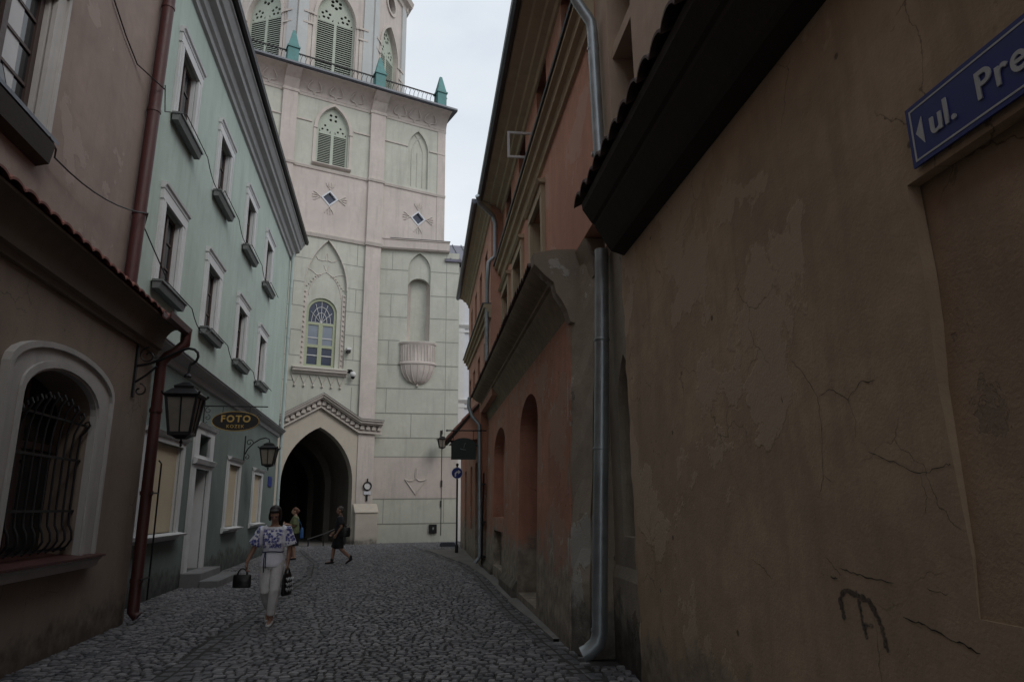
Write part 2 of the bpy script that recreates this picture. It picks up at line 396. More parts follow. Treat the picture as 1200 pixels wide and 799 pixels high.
# ================================================================ ground, street
def interp(pts, y):
    for (x0, y0), (x1, y1) in zip(pts, pts[1:]):
        if y0 <= y <= y1: return x0+(x1-x0)*(y-y0)/(y1-y0)
    return None
CH_L = [(-2.0, -7), (-3.41, 7.17), (-3.68, 8.95), (-4.4, 13.66), (-4.93, 17.43), (-5.99, 21.39), (-7.64, 25.77), (-8.6, 28.5)]
CH_R = [(2.4, -7), (.72, 7.07), (.34, 9.0), (-.1, 11.5), (-.92, 17.42), (-1.55, 20.51), (-2.98, 25.5), (-4.41, 30.04)]
MB().box(-900, 900, -900, 900, -.3, -.10).build('ground', 'pavement'); structure(bpy.data.objects['ground'])
MB().box(-14, 6, -12, 37, -.09, -.014).build('street_bed', 'street_joint'); structure(bpy.data.objects['street_bed'])

def left_x(y):
    if y < 10.56: return -5.68-(y-10.562)*.1822
    if y < 27: return -6.655-(y-12.888)*.1847
    return -13.5
def right_x(y):
    return 1.1746-.1264*(y-6.884)+.05 if y < 7.6 else .301-.13*(y-10.872)+.05
def tower_y(x): return (32.54+(x+6.815)*.5685) if x < -6.45 else 33.2+(x+6.439)*.2167
def stones():
    vs, fs, tone = [], [], []
    def stone(quad, zt, inset, tn):
        k = len(vs); c = sum((V(q) for q in quad), V((0, 0)))/4
        tx, ty = rng.normal(0, .022, 2)
        for q in quad: vs.append((q[0], q[1], -.03))
        for q in quad:
            d = (c-V(q)); d.normalize(); p = V(q)+d*inset
            vs.append((p.x, p.y, zt-.004+tx*(p.x-c.x)+ty*(p.y-c.y)))
        for q in quad:
            d = (c-V(q)); p = V(q)+d*.42
            vs.append((p.x, p.y, zt+.0015+tx*(p.x-c.x)+ty*(p.y-c.y)))
        for i in range(4):
            j = (i+1) % 4
            fs.append((k+i, k+j, k+4+j, k+4+i)); fs.append((k+4+i, k+4+j, k+8+j, k+8+i))
        fs.append((k+8, k+9, k+10, k+11)); tone.extend([tn]*9)
    y = -7.0; row = 0
    while y < 36.5:
        h = .092+rng.normal(0, .006)
        x = -13.5+rng.uniform(0, .1)
        while x < 5:
            wd = float(np.clip(rng.normal(.108, .024), .06, .18))
            xc = x+wd/2; yc = y+h/2
            arcy = .10*math.sin(xc*2.1+.9*math.sin(yc*.31))+.05*math.sin(xc*5.3+yc)
            yy = yc+arcy
            xl = left_x(yy); xr = right_x(yy)
            ok = xl-.1 < xc < xr and yy < tower_y(xc)+.1
            if ok:
                cl = interp(CH_L, yy); cr = interp(CH_R, yy)
                if cl is not None and abs(xc-cl) < .15: ok = False
                if cr is not None and abs(xc-cr) < .13: ok = False
            if ok:
                g = .006+abs(rng.normal(0, .003))
                jit = rng.normal(0, .0055, (4, 2))
                hx, hy = wd/2-g, h/2-g
                q = [(xc+sx*hx+jit[i][0], yy+sy*hy+jit[i][1]+.1*2.1*math.cos(xc*2.1)*sx*hx*.8) for i, (sx, sy) in enumerate(((-1, -1), (1, -1), (1, 1), (-1, 1)))]
                stone(q, .004+rng.normal(0, .0032), .009, float(np.clip(rng.normal(.45, .27), 0, 1)))
            x += wd
        y += h; row += 1
    for ch, off in ((CH_L, .15), (CH_R, .13)):
        for (x0, y0), (x1, y1) in zip(ch, ch[1:]):
            d = V((x1-x0, y1-y0)); ln = d.length; d.normalize(); nrm = V((-d.y, d.x)); a = 0
            while a < ln:
                l = rng.uniform(.16, .3)
                for k in (-1, 1):
                    c = V((x0, y0))+d*(a+l/2)+nrm*k*off*.48
                    q = [(c+d*sx*(l/2-.008)+nrm*sy*(off*.44)) for sx, sy in ((-1, -1), (1, -1), (1, 1), (-1, 1))]
                    stone([(p.x, p.y) for p in q], -.012+rng.normal(0, .002), .012, float(np.clip(rng.normal(.12, .12), 0, 1)))
                a += l
    me = bpy.data.meshes.new('street'); me.from_pydata(vs, [], fs)
    a = me.attributes.new('tone', 'FLOAT', 'FACE'); a.data.foreach_set('value', tone)
    me.materials.append(MATS['cobble'])
    o = bpy.data.objects.new('street', me); COL.objects.link(o); structure(o)
stones()
# narrow pavement at the foot of the red houses
k = MB(); ys = np.linspace(9.0, 27.5, 40); top = []
for y in ys:
    a = interp(CH_R, y)+.14; b_ = right_x(y)+.3
    if a > b_-.34: a = b_-.34
    top.append((a+rng.normal(0, .012), b_, y))
vs = [(p[i], p[2], .018 if i < 2 else 0) for p in top for i in (0, 1)]
k.add(vs+[(v[0], v[1], -.05) for v in vs], [(2*i, 2*i+1, 2*i+3, 2*i+2) for i in range(len(ys)-1)] + [(2*i, 2*i+2, 2*i+2+len(vs), 2*i+len(vs)) for i in range(len(ys)-1)])
structure(k.build('pavement', 'pavement'))

# ================================================================ green house (left)
gh = thing('green_house', 'pale green three-storey house with grey window surrounds and dark flower boxes', 'house', LG.p(6, 0))
UZ = [(8.88, 10.78), (5.56, 7.48)]; WC = [-.65, 2.62, 6.08, 9.42]
wins = [(c, z0, z1) for z0, z1 in UZ for c in WC]
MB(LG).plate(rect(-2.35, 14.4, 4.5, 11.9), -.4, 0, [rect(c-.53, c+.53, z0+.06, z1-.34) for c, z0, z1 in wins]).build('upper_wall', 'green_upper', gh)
GF = [(.35, 1.15, 1.15, 2.95), (6.72, .72, 1.12, 2.9), (10.5, .72, 1.15, 2.8)]
low_holes = [rect(c-h, c+h, z0, z1-.1) for c, h, z0, z1 in GF] + [rect(2.62, 3.78, .29, 2.5), rect(2.72, 3.68, 2.8, 3.28)]
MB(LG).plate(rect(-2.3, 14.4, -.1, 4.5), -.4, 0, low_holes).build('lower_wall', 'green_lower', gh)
MB(LG).box(-2.3, 14.38, -.1, 11.9, -6, -.41).build('rear_walls', 'green_upper', gh)
MB(LG).prof([(0, 11.72), (.07, 11.74), (.09, 11.86), (.16, 11.9), (.2, 12.05), (.34, 12.1), (.36, 12.22), (.42, 12.25), (.5, 12.42), (.54, 12.44), (.54, 12.5), (0, 12.52)], -2.35, 14.5).build('cornice', 'cornice_grey', gh)
MB(LG).prof([(.5, 12.55), (.6, 12.5), (.66, 12.53), (.68, 12.64), (.6, 12.66), (.5, 12.62)], -2.35, 14.6).build('gutter', 'iron', gh)
MB(LG).prof([(.5, 12.6), (.5, 12.64), (-3, 15.4), (-6.4, 12.6), (-6.4, 12.56)], -2.35, 14.5).build('roof', 'tile_red', gh)
MB(LG).prof([(0, 4.32), (.05, 4.34), (.08, 4.44), (.16, 4.47), (.22, 4.52), (.26, 4.54), (.26, 4.58), (0, 4.7)], -1.6, 14.45).build('ledge', 'cornice_grey', gh)
MB(LG).prof([(.0, 4.585), (.28, 4.57), (.28, 4.59), (.0, 4.72)], -1.6, 14.47).build('ledge_flashing', 'zinc_dark', gh)
def casement(root_win, fr, s0, s1, z0, z1, o, mat='brown_wood', glass='glass_dark', bars=2, fw_=.06):
    k = MB(fr); c = (s0+s1)/2
    k.box(s0, s0+fw_, z0, z1, o, o+.06).box(s1-fw_, s1, z0, z1, o, o+.06).box(s0+fw_, s1-fw_, z1-fw_, z1, o, o+.06).box(s0+fw_, s1-fw_, z0, z0+fw_*1.3, o, o+.06)
    k.box(c-.05, c+.05, z0+fw_*1.3, z1-fw_, o+.002, o+.075)
    for i in range(bars):
        zz = z0+(z1-z0)*(i+1)/(bars+1)
        for a, b_ in ((s0+fw_, c-.05), (c+.05, s1-fw_)): k.box(a, b_, zz-.018, zz+.018, o+.004, o+.05)
    k.build('sash', mat, root_win)
    MB(fr).box(s0+.02, s1-.02, z0+.02, z1-.02, o+.018, o+.03).build('pane', glass, root_win)
for c, z0, z1 in wins:
    k = MB(LG); t_ = z1-.34
    k.box(c-.76, c-.53, z0, t_, -.02, .05).box(c+.53, c+.76, z0, t_, -.02, .05).box(c-.78, c+.78, t_, t_+.2, -.02, .06)
    k.box(c-.70, c-.66, z0, t_, .05, .075).box(c+.66, c+.70, z0, t_, .05, .075)
    k.prof([(0, t_+.2), (.07, t_+.2), (.08, t_+.25), (.11, t_+.27), (.12, t_+.31), (0, t_+.33)], c-.80, c+.80)
    k.box(c-.53, c-.49, z0+.06, t_, -.25, -.02).box(c+.49, c+.53, z0+.06, t_, -.25, -.02)
    wn = k.build('window', 'house_trim', gh)
    casement(wn, LG, c-.49, c+.49, z0+.07, t_-.002, -.15)
    jj = random.uniform(-.08, .08)
    for sg in (-1, 1):
        a = c+sg*(.20+jj*sg)
        pts = [(c+sg*.44, z0+.12), (a+sg*.12, z0+.14), (a, z0+.7+jj), (a-sg*.05, t_-.1), (c+sg*.44, t_-.1)]
        if sg < 0 or z0 < 7: MB(LG).plate(pts, -.128, -.1225).build('curtain', 'lace', wn)
    k = MB(LG); k.prof([(.04, z0-.14), (.15, z0-.14), (.19, z0-.01), (.04, z0-.01)], c-.78, c+.78)
    k.box(c-.80, c+.80, z0-.012, z0+.025, .03, .21)
    bx = k.build('window_box', 'planter', wn)
for i, (c, h, z0, z1) in enumerate(GF):
    k = MB(LG); k.plate(rect(c-h-.17, c+h+.17, z0-.02, z1+.08), -.02, .05, [rect(c-h, c+h, z0, z1-.1)])
    k.prof([(.05, z1+.0), (.1, z1+.02), (.14, z1+.08), (.0, z1+.12)], c-h-.2, c+h+.2)
    for a, b_ in ((c-h, c-h+.03), (c+h-.03, c+h)): k.box(a, b_, z0, z1-.1, -.3, -.02)
    wn = k.build('window', 'house_trim', gh)
    MB(LG).box(c-h+.03, c+h-.03, z0+.02, z1-.1, -.1, -.06).build('roller_blind', 'cream_board', wn)
    MB(LG).prof([(0, z0-.14), (.05, z0-.13), (.07, z0-.07), (.2, z0-.06), (.22, z0-.02), (0, z0+.012)], c-h-.24, c+h+.24).build('sill', 'house_trim', wn)
k = MB(LG); k.plate([(2.35, .29), (4.05, .29), (4.05, 3.44), (2.35, 3.44)], -.02, .055, [rect(2.62, 3.78, .29, 2.5), rect(2.72, 3.68, 2.8, 3.28)])
k.prof([(.055, 2.58), (.12, 2.6), (.16, 2.7), (.055, 2.74)], 2.3, 4.1); k.prof([(.0, 3.4), (.1, 3.42), (.14, 3.5), (.0, 3.54)], 2.3, 4.1)
for a, b_ in ((2.62, 2.65), (3.75, 3.78)): k.box(a, b_, .29, 2.5, -.32, -.02)
dr = k.build('door', 'house_trim', gh)
k = MB(LG).box(2.65, 3.75, .29, 2.5, -.33, -.27)
for a, b_ in ((2.74, 3.16), (3.24, 3.66)):
    for z0, z1 in ((.45, 1.2), (1.3, 2.4)): k.box(a, b_, z0, z1, -.27, -.25)
k.build('door_leaf', 'roller_grey', dr)
MB(LG).box(2.72, 3.68, 2.8, 3.28, -.2, -.18).build('transom_pane', 'glass_dark', dr)
k = MB(LG).box(2.3, 4.15, -.05, .29, 0, .42); k.build('upper_step', 'stone_step', gh, bevel=.015)
k = MB(LG).box(2.2, 4.3, -.05, .14, .42, .82); k.build('lower_step', 'stone_step', gh, bevel=.015)
k = MB(LG); k.tube([(14.1, 12.5, .5), (14.1, 12.35, .4), (14.15, 12.05, .14), (14.2, 11.8, .12), (14.62, .15, .12)], .065)
for z in (10.5, 8.4, 6.2, 4.0, 2.0): k.lathe(LG.p(14.62-(z-.15)/11.65*.42, z, .12), [(.078, -.03), (.078, .03)], 10)
k.build('drainpipe', 'green_pipe', gh, smooth='auto')
MB(LG).box(12.7, 13.5, 2.4, 2.75, .0, .03).build('house_plaque', 'sign_blue', gh)
# two roof-to-box cables
k = MB(LG)
def sag(a, b_, d, n=8): return [tuple(V(a)+(V(b_)-V(a))*i/n - V((0, d*4*(i/n)*(1-i/n), 0))) for i in range(n+1)]
# ================================================================ brown house (left, near)
bh = thing('brown_house', 'brown plastered corner house with an arched barred window, tiled pent roof and wide red drainpipe', 'house', LB.p(-4, 0))
oc = roundarch(-3.82, -1.99, 1.07, 2.76, 3.14)
MB(LB).plate(rect(-24, 0, -.1, 4.05), -.9, 0, [oc]).build('lower_wall', 'brown_lower', bh)  # this wall and the upper one extend unseen behind the camera, blocking sky light
MB(LB).box(-3.95, -1.9, 1.0, 3.3, -1.0, -.92).build('rear_wall', 'void', bh)
k = MB(LB); k.plate(roundarch(-4.2, -1.56, 1.07, 3.03, 3.42), -.02, .05, [roundarch(-3.815, -1.995, 1.069, 2.755, 3.135)])
outer = roundarch(-4.2, -1.56, 1.07, 3.03, 3.42); inner = roundarch(-3.82, -1.68, 1.07, 2.97, 3.33)
k.plate(outer, .05, .085, [grow(outer, -.06)]); k.plate(grow(oc, .09), .05, .075, [grow(oc, .02)])
aw = k.build('arched_window', 'brown_trim', bh)
MB(LB).plate(roundarch(-3.81, -2.0, 1.07, 2.75, 3.13), -.42, -.40).build('pane', 'glass_dark', aw)
k = MB(LB)
for s in (-2.78, -2.72): pass
k.box(-2.94, -2.86, 1.07, 3.1, -.40, -.34); k.box(-3.81, -2.0, 2.3, 2.38, -.39, -.345)
k.build('sash', 'brown_wood', aw)
k = MB(LB); k.prof([(0, .9), (.1, .92), (.12, 1.0), (.16, 1.02), (.16, 1.05), (-.5, 1.1), (-.5, .95)], -4.25, -1.52); k.build('sill', 'brown_trim', aw)
k = MB(LB); k.prof([(-.4, 1.105), (.18, 1.055), (.19, 1.04), (.19, 1.065), (-.4, 1.12)], -4.27, -1.5); k.build('sill_flashing', 'gutter_red', aw)
k = MB(LB); nb = 10
for i in range(nb):
    s = -3.72+1.64*i/(nb-1); h = 2.66+.22*math.sin(PI*i/(nb-1))
    pts = [(s, 1.14, -.12), (s, 1.2, -.05), (s, 1.27, -.01), (s, 1.36, -.02), (s, 1.44, -.06), (s, 1.55, -.07), (s, 2.3, -.07), (s, 2.5, -.06), (s, h-.12, -.02), (s, h-.03, .03), (s, h+.02, .01), (s, h+.0, -.03), (s, h-.05, -.02)]
    k.tube(pts, .013, 6)
for z in (1.6, 2.2): k.box(-3.82, -1.99, z-.014, z+.014, -.085, -.06)
k.box(-3.8, -2.0, 1.15, 1.18, -.13, -.09); k.box(-3.8, -2.0, 2.62, 2.645, -.055, -.03)
k.build('grille', 'iron', aw, smooth='auto')
up_hole = rect(-7.3, -5.80, 6.0, 7.72)
MB(LG).plate(rect(-26, -2.36, 4.2, 13.0), -.4, 0, [up_hole]).build('upper_wall', 'brown_upper', bh)
MB(LG).box(-26, -2.37, 3.0, 13.0, -6, -.41).build('rear_walls', 'brown_upper', bh)
MB(LG).prof([(0, 12.7), (.1, 12.72), (.4, 13.0), (.45, 13.15), (-3, 15.6), (-6.3, 13.1)], -26, -2.36).build('roof', 'tile_red', bh)
k = MB(LG); k.plate(rect(-7.56, -5.54, 5.98, 7.96), -.02, .05, [up_hole]); k.plate(rect(-7.56, -5.54, 5.98, 7.96), .05, .08, [rect(-7.5, -5.60, 5.97, 7.9)])
k.box(-5.84, -5.80, 6.0, 7.72, -.32, -.02); k.box(-7.3, -7.26, 6.0, 7.72, -.32, -.02)
k.prof([(0, 7.96), (.1, 7.97), (.14, 8.06), (.2, 8.08), (.2, 8.14), (0, 8.18)], -7.8, -5.54)
wn = k.build('window', 'brown_trim', bh)
casement(wn, LG, -7.26, -5.84, 6.0, 7.72, -.13, 'brown_wood', 'glass_dark', 3, .09)
MB(LG).plate([(-7.15, 6.1), (-6.72, 6.1), (-6.76, 7.6), (-7.15, 7.6)], -.106, -.0955).build('curtain', 'curtain', wn)
MB(LG).plate([(-6.45, 6.5), (-6.15, 6.1), (-6.18, 7.6), (-6.45, 7.6)], -.106, -.0955).build('curtain', 'curtain', wn)
k = MB(LG); k.prof([(-.1, 5.98), (.16, 5.94), (.17, 5.9), (.17, 5.95), (-.1, 6.01)], -7.85, -5.52); k.build('sill', 'zinc_dark', wn)
MB(LG).prof([(0, 5.58), (.14, 5.62), (.18, 5.86), (0, 5.9)], -7.75, -5.6).build('sill_apron', 'dark_wood', wn)
cv = [(0, 3.98), (.05, 3.98), (.07, 4.05), (.12, 4.07)] + [(.12+.2*(1-math.cos(R(a))), 4.07+.33*math.sin(R(a))) for a in range(0, 91, 15)] + [(.32, 4.43), (-.45, 4.44), (-.45, 3.98)]
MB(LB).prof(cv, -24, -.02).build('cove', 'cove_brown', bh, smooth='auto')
tiles(LB, -12, .02, .37, 4.42, -.49, 4.98, .25).build('pent_roof', 'tile_red', bh, smooth='auto')
MB(LB).prof([(.3, 4.40), (-.49, 4.92), (-.49, 4.40)], -24, .0).build('roof_boarding', 'dark_wood', bh)
k = MB(LB); k.prof([(.35, 4.46), (.36, 4.36), (.42, 4.32), (.48, 4.36), (.49, 4.46), (.47, 4.46), (.46, 4.38), (.42, 4.345), (.38, 4.38), (.37, 4.46)], -.95, .16); k.build('gutter', 'gutter_red', bh)
k = MB(LB); k.tube([(.08, 4.40, .42), (.08, 4.2, .42), (.05, 4.06, .30), (.0, 3.98, .20), (-.02, 3.86, .13), (-.02, 3.7, .13), (-.04, .16, .13), (-.04, .1, .2)], .082, 12)
for z in (3.1, 1.85, .6): k.lathe(LB.p(-.03, z, .13), [(.094, -.03), (.094, .03)], 12)
k.build('drainpipe', 'gutter_red', bh, smooth='auto')
k = MB(LB); k.tube([(.14, 2.35, .2), (.15, 2.3, .24), (.16, .3, .24)], .014, 6)
for z in (1.85, .62): k.box(-.22, .17, z-.012, z+.012, .225, .25)
k.build('conduit', 'iron', bh)
k = MB(LG); k.tube([(-2.5, 11.9, .3), (-2.5, 11.4, .13), (-2.68, 4.95, .13)], .10, 12)
for z in (10.3, 8.2, 6.3): k.lathe(LG.p(-2.5-(11.4-z)/6.45*.18, z, .13), [(.112, -.03), (.112, .03)], 12)
k.build('upper_drainpipe', 'gutter_red', bh, smooth='auto')

# cables on the left walls
k = MB(LG); k.tube([(-5.3, 10.6, .03), (-4.6, 9.4, .03), (-4.34, 8.94, .03), (-3.8, 8.75, .03), (-3.25, 8.63, .03), (-2.62, 8.60, .28)], .011, 5)
tag(k.build('cable', 'cable'), 'thin black cable dropping down the brown upper wall to the red pipe', 'cable', 'cables on the left walls')
k = MB(LG); k.tube([(-5.75, 5.9, .17), (-5.52, 5.86, .15)] + sag((-5.42, 5.80, .1), (-2.66, 6.3, .26), .16) + [(-2.3, 6.2, .1), (-1.5, 5.55, .3)], .011, 5)
tag(k.build('cable', 'cable'), 'black cable sagging from the near window sill across the brown wall', 'cable', 'cables on the left walls')
for zz, lab in ((8.82, 'thin cable strung between the upper row of window boxes on the green house'), (5.5, 'thin cable strung between the lower row of window boxes on the green house')):
    k = MB(LG)
    run = [(-2.6, 8.7, .26), (-2.0, 8.55, .1)] if zz > 8 else []
    for a in WC: run += [(a-.84, zz+.02, .3)] + [(a+.8, zz, .3)] + ([] if a == WC[-1] else sag((a+.8, zz, .3), (a+2.5, zz+.02, .3), .28)[1:-1])
    k.tube(run, .01, 5)
    tag(k.build('cable', 'cable'), lab, 'cable', 'cables on the left walls')

# ================================================================ tower
tw = thing('tower', 'tall pale green and pink gothic revival tower with a pointed gateway closing the street', 'tower', T.p(-2.5, 0))
MB(T).box(-9, 3.68, 5.6, 22.8, -12.6, -.62).box(-9, -4.7, -.1, 5.6, -12.6, -.42).box(-.2, 3.68, -.1, 5.6, -12.6, -.42).build('core', 'tower_green', tw)
big = pointed(-3.46, -1.40, 8.03, 11.9, 14.36)
MB(T).plate([(-9, -.1), (-4.55, -.1), (-4.55, 5.3), (-.3, 5.3), (-.3, -.1), (.22, -.1), (.22, 14.57), (-9, 14.57)], -.4, 0, [big]).build('lower_wall', 'tower_green', tw)
dia = lambda c, z, h: [(c-h, z), (c, z-h), (c+h, z), (c, z+h)]
DI = [(-2.5, 16.55), (2.19, 16.45), (-6.7, 16.55)]
MB(T).plate(rect(-9, 3.68, 14.57, 18.07), -.4, 0, [dia(c, z, .36) for c, z in DI]).build('pink_wall', 'tower_pink', tw)
lw = pointed(-3.3, -1.72, 18.3, 20.3, 21.6)
np_ = pointed(1.52, 2.69, 18.22, 20.4, 21.55)
MB(T).plate(rect(-9, 3.68, 18.07, 21.95), -.4, 0, [lw, np_]).build('upper_wall', 'tower_green', tw)
k = MB(T)                                  # pilasters
for a, b_ in ((-9, -8.3), (-5.1, -4.38), (-.6, .19)):
    k.box(a, b_, 5.6 if a > -5.2 else 0, 21.95, 0, .14)
    k.prof([(.14, 21.9), (.14, 21.95), (.2, 22.05), (.42, 22.4), (.9, 22.72), (0, 22.72), (0, 21.9)], a, b_)
k.box(-.6, .19, 1.6, 5.0, .0, .22); k.box(-4.95, -4.3, 0, 5.0, 0, .22)
k.box(3.24, 3.70, 14.6, 21.95, .0, .03)
k.build('pilasters', 'tower_pink', tw)
k = MB(T)
k.box(-.68, .36, -.1, 1.36, -.1, .52); k.prof([(.52, 1.365), (.56, 1.365), (.56, 1.42), (.24, 1.78), (0, 1.78), (0, 1.365)], -.72, .40)
k.build('plinth', 'tower_cream', tw, bevel=.02)
k = MB(T)
def moulding(z, h, o, s0=-9, s1=3.72):
    k.prof([(0, z-h), (o*.6, z-h*.9), (o, z-h*.2), (o, z), (0, z+.04)], s0, s1)
    for a, b_ in ((-5.1, -4.38), (-.6, .19)): k.prof([(.0, z-h), (.14+o*.6, z-h*.9), (.14+o, z-h*.2), (.14+o, z), (0, z+.04)], a-.05, b_+.05)
moulding(18.07, .16, .08); moulding(21.95, .14, .06); moulding(14.6, .22, .12, -9, .25)
k.prof([(0, 20.46), (.05, 20.47), (.05, 20.54), (0, 20.56)], -4.38, -3.6); k.prof([(0, 20.46), (.05, 20.47), (.05, 20.54), (0, 20.56)], -1.45, -.6)
k.prof([(0, 20.46), (.05, 20.47), (.05, 20.54), (0, 20.56)], .19, 1.5); k.prof([(0, 20.46), (.05, 20.47), (.05, 20.54), (0, 20.56)], 2.75, 3.68)
k.prof([(0, 20.46), (.05, 20.47), (.05, 20.54), (0, 20.56)], -8.3, -5.1)
k.build('string_mouldings', 'tower_trim', tw)
cv = [(0, 21.98)] + [(.04+.82*(1-math.cos(R(a))), 21.98+.76*math.sin(R(a))) for a in range(0, 91, 10)] + [(.86, 22.78), (0, 22.78)]
k = MB(T).prof(cv, -9.8, 3.72); k.build('cornice_cove', 'tower_pink', tw, smooth='auto')
k = MB(T)                                  # plaster tendrils on the cove
for c in (-7.6, -6.7, -5.8, -3.6, -2.5, -1.4, .95, 1.8, 2.7):
    k = MB(T)
    for sg in (-1, 1):
        pts = []
        for i in range(9):
            u = i/8; z = 22.15+.42*u; a = math.asin(min(1, (z-21.98)/.76)); o = .05+.82*(1-math.cos(a))
            pts.append((c+sg*(.06+.28*math.sin(u*PI*.9)), z-.12*math.sin(u*PI), o))
        k.tube([(c, 22.0, .06)] + pts, .028, 5)
    k.build('cove_relief', 'tower_trim', tw)
MB(T).prof([(-1, 22.78), (.95, 22.78), (1.0, 22.84), (.98, 22.95), (-1, 22.98)], -9.9, 3.98).build('terrace_edge', 'zinc_dark', tw)
MB(T).box(-9.4, 3.7, 22.8, 22.96, -12.8, -.9).build('terrace_floor', 'zinc_dark', tw)

class GrooveShade:
    """groove shade painted as dark strips: each straight run is a part of its own"""
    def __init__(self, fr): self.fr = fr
    def box(self, *a): MB(self.fr).box(*a).build('groove_shade_line', 'groove_shade', tw); return self
k = GrooveShade(T)
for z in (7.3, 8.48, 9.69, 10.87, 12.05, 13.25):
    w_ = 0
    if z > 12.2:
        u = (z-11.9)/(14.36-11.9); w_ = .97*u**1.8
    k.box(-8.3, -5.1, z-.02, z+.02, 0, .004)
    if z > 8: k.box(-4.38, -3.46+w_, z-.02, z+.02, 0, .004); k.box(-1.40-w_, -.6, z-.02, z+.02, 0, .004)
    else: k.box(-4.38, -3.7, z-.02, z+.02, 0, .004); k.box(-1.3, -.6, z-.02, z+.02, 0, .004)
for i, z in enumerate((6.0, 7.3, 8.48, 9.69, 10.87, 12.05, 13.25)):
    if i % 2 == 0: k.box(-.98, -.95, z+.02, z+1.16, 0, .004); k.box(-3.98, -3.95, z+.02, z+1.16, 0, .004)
# big arched recess with the window
k = MB(T)
wo = roundarch(-3.24, -1.80, 8.05, 10.72, 11.42)
k.plate(grow(big, .25), -.34, -.16, [wo]); k.build('recess_panel', 'tower_green', tw)
k = MB(T)
for s0, s1 in ((-3.46, -3.28), (-1.58, -1.40)):
    k.box(s0, s1, 8.03, 11.7, -.16, -.10)
    for i in range(15): k.ball(T.p((s0+s1)/2, 8.2+i*.245, -.09), .055, seg=6)
    k.build('beaded_border', 'tower_pink', tw); k = MB(T)
k = MB(T)
pts = pointed(-3.2, -1.66, 11.3, 11.5, 12.75)
k.tube([(s, z, -.155) for s, z in pts[1:-1]], .025, 5)
k.tube([(-3.4, 12.85, -.155), (-3.1, 12.72, -.155), (-2.75, 12.45, -.155)], .025, 5); k.tube([(-1.46, 12.72, -.155), (-1.8, 12.68, -.155), (-2.2, 12.5, -.155)], .025, 5)
for sg in (-1, 1):
    k.tube([(-2.43+sg*.05, 13.35, -.155), (-2.43+sg*.22, 13.3, -.155), (-2.43+sg*.42, 13.34, -.155), (-2.43+sg*.52, 13.5, -.155)], .025, 5)
    k.tube([(-2.43+sg*.12, 13.1, -.155), (-2.43+sg*.07, 12.95, -.155), (-2.43, 12.8, -.155)], .02, 5)
    k.tube([(-2.43+sg*.02, 13.7, -.155), (-2.43+sg*.06, 13.5, -.155), (-2.43+sg*.03, 13.3, -.155)], .018, 5)
    for i in range(7): k.ball(T.p(-2.43+sg*(.28+.1*i), 11.95+.35*math.cos(i*.42)+.28, -.15), .05, seg=6)
pts = [(s, z, -.02) for s, z in big[1:-1]]
k.tube(pts, .035, 5)
k.build('recess_tracery', 'tower_trim', tw)
k = MB(T)
k.plate(wo, -.30, -.24, [roundarch(-3.12, -1.92, 10.2, 10.7, 11.28), rect(-3.1, -2.62, 9.12, 10.08), rect(-2.42, -1.94, 9.12, 10.08), rect(-3.1, -2.62, 8.16, 8.98), rect(-2.42, -1.94, 8.16, 8.98)])
wf = k.build('arched_window', 'window_green', tw)
MB(T).plate(roundarch(-3.2, -1.84, 8.1, 10.7, 11.38), -.34, -.29).build('pane', 'glass_blue', wf)
MB(T).box(-3.1, -2.62, 9.13, 10.07, -.288, -.28).box(-2.42, -1.94, 9.13, 10.07, -.288, -.28).build('curtain', 'glass_pale', wf)
k = MB(T)
for a in range(0, 181, 30): k.tube([(-2.52, 10.2, -.25), (-2.52+.58*math.cos(R(a)), 10.2+.55*math.sin(R(a))+.5*math.sin(R(a)), -.25)], .014, 4)
for r_ in (.28, .45): k.tube([(-2.52+r_*math.cos(R(a)), 10.22+r_*1.7*math.sin(R(a)), -.245) for a in range(0, 181, 15)], .014, 4)
for s0, s1 in ((-3.1, -2.62), (-2.42, -1.94)):
    for z in (9.45, 8.6): k.box(s0, s1, z-.02, z+.02, -.285, -.25)
k.build('glazing_bars', 'white_paint', wf)
k = MB(T); k.prof([(0, 7.62), (.1, 7.64), (.12, 7.72), (.24, 7.75), (.26, 7.86), (.0, 7.92)], -3.78, -1.27); k.prof([(.0, 7.93), (.29, 7.87), (.29, 7.9), (0, 7.96)], -3.8, -1.25); k.build('sill', 'tower_trim', wf)
k = MB(T)
for i in range(6):
    c = -3.62+i*.42
    k.tube([(c-.02, 7.12, .03), (c+.19, 7.6, .03)], .016, 5); k.tube([(c+.02, 7.12, .03), (c-.18, 7.6, .03)], .016, 5); k.ball(T.p(c, 7.08, .05), .055, seg=8)
k.build('sill_pendants', 'tower_trim', wf)
# gateway
ga = pointed(-3.98, -.78, -.1, 2.7, 5.2, 12)
pl = [(-4.9, -.1), (-.45, -.1), (-.45, 5.1), (-.68, 5.12), (-2.42, 6.2), (-4.2, 5.12), (-4.9, 5.1)]
MB(T).plate(pl, -.4, .18, [ga]).build('portal_wall', 'tower_cream', tw)
gl = [(-5.35, 5.56), (-4.24, 5.62), (-2.42, 6.70), (-.62, 5.62), (.5, 5.58)]
k = MB(T)
k.strip(gl, -.06, .0, .18, .66); k.strip(gl, -.17, -.06, .18, .58); k.strip(gl, -.24, -.17, .18, .48); k.strip(gl, -.62, -.54, .18, .34); k.strip(gl, -.54, -.24, .10, .26)
k.build('gable_cornice', 'tower_trim', tw)
MB(T).strip(gl, .003, .022, .16, .68).build('gable_flashing', 'zinc_dark', tw)
k = MB(T)
for (s0, z0), (s1, z1) in zip(gl, gl[1:]):
    n = max(2, int(round(math.hypot(s1-s0, z1-z0)/.27)))
    for i in range(n):
        u = (i+.5)/n; s = s0+(s1-s0)*u; z = z0+(z1-z0)*u
        k.plate(arc(s, z-.38, .095, .13, 180, 0, 6)[::-1] + [(s-.095, z-.45), (s+.095, z-.45)][::1], .26, .40)
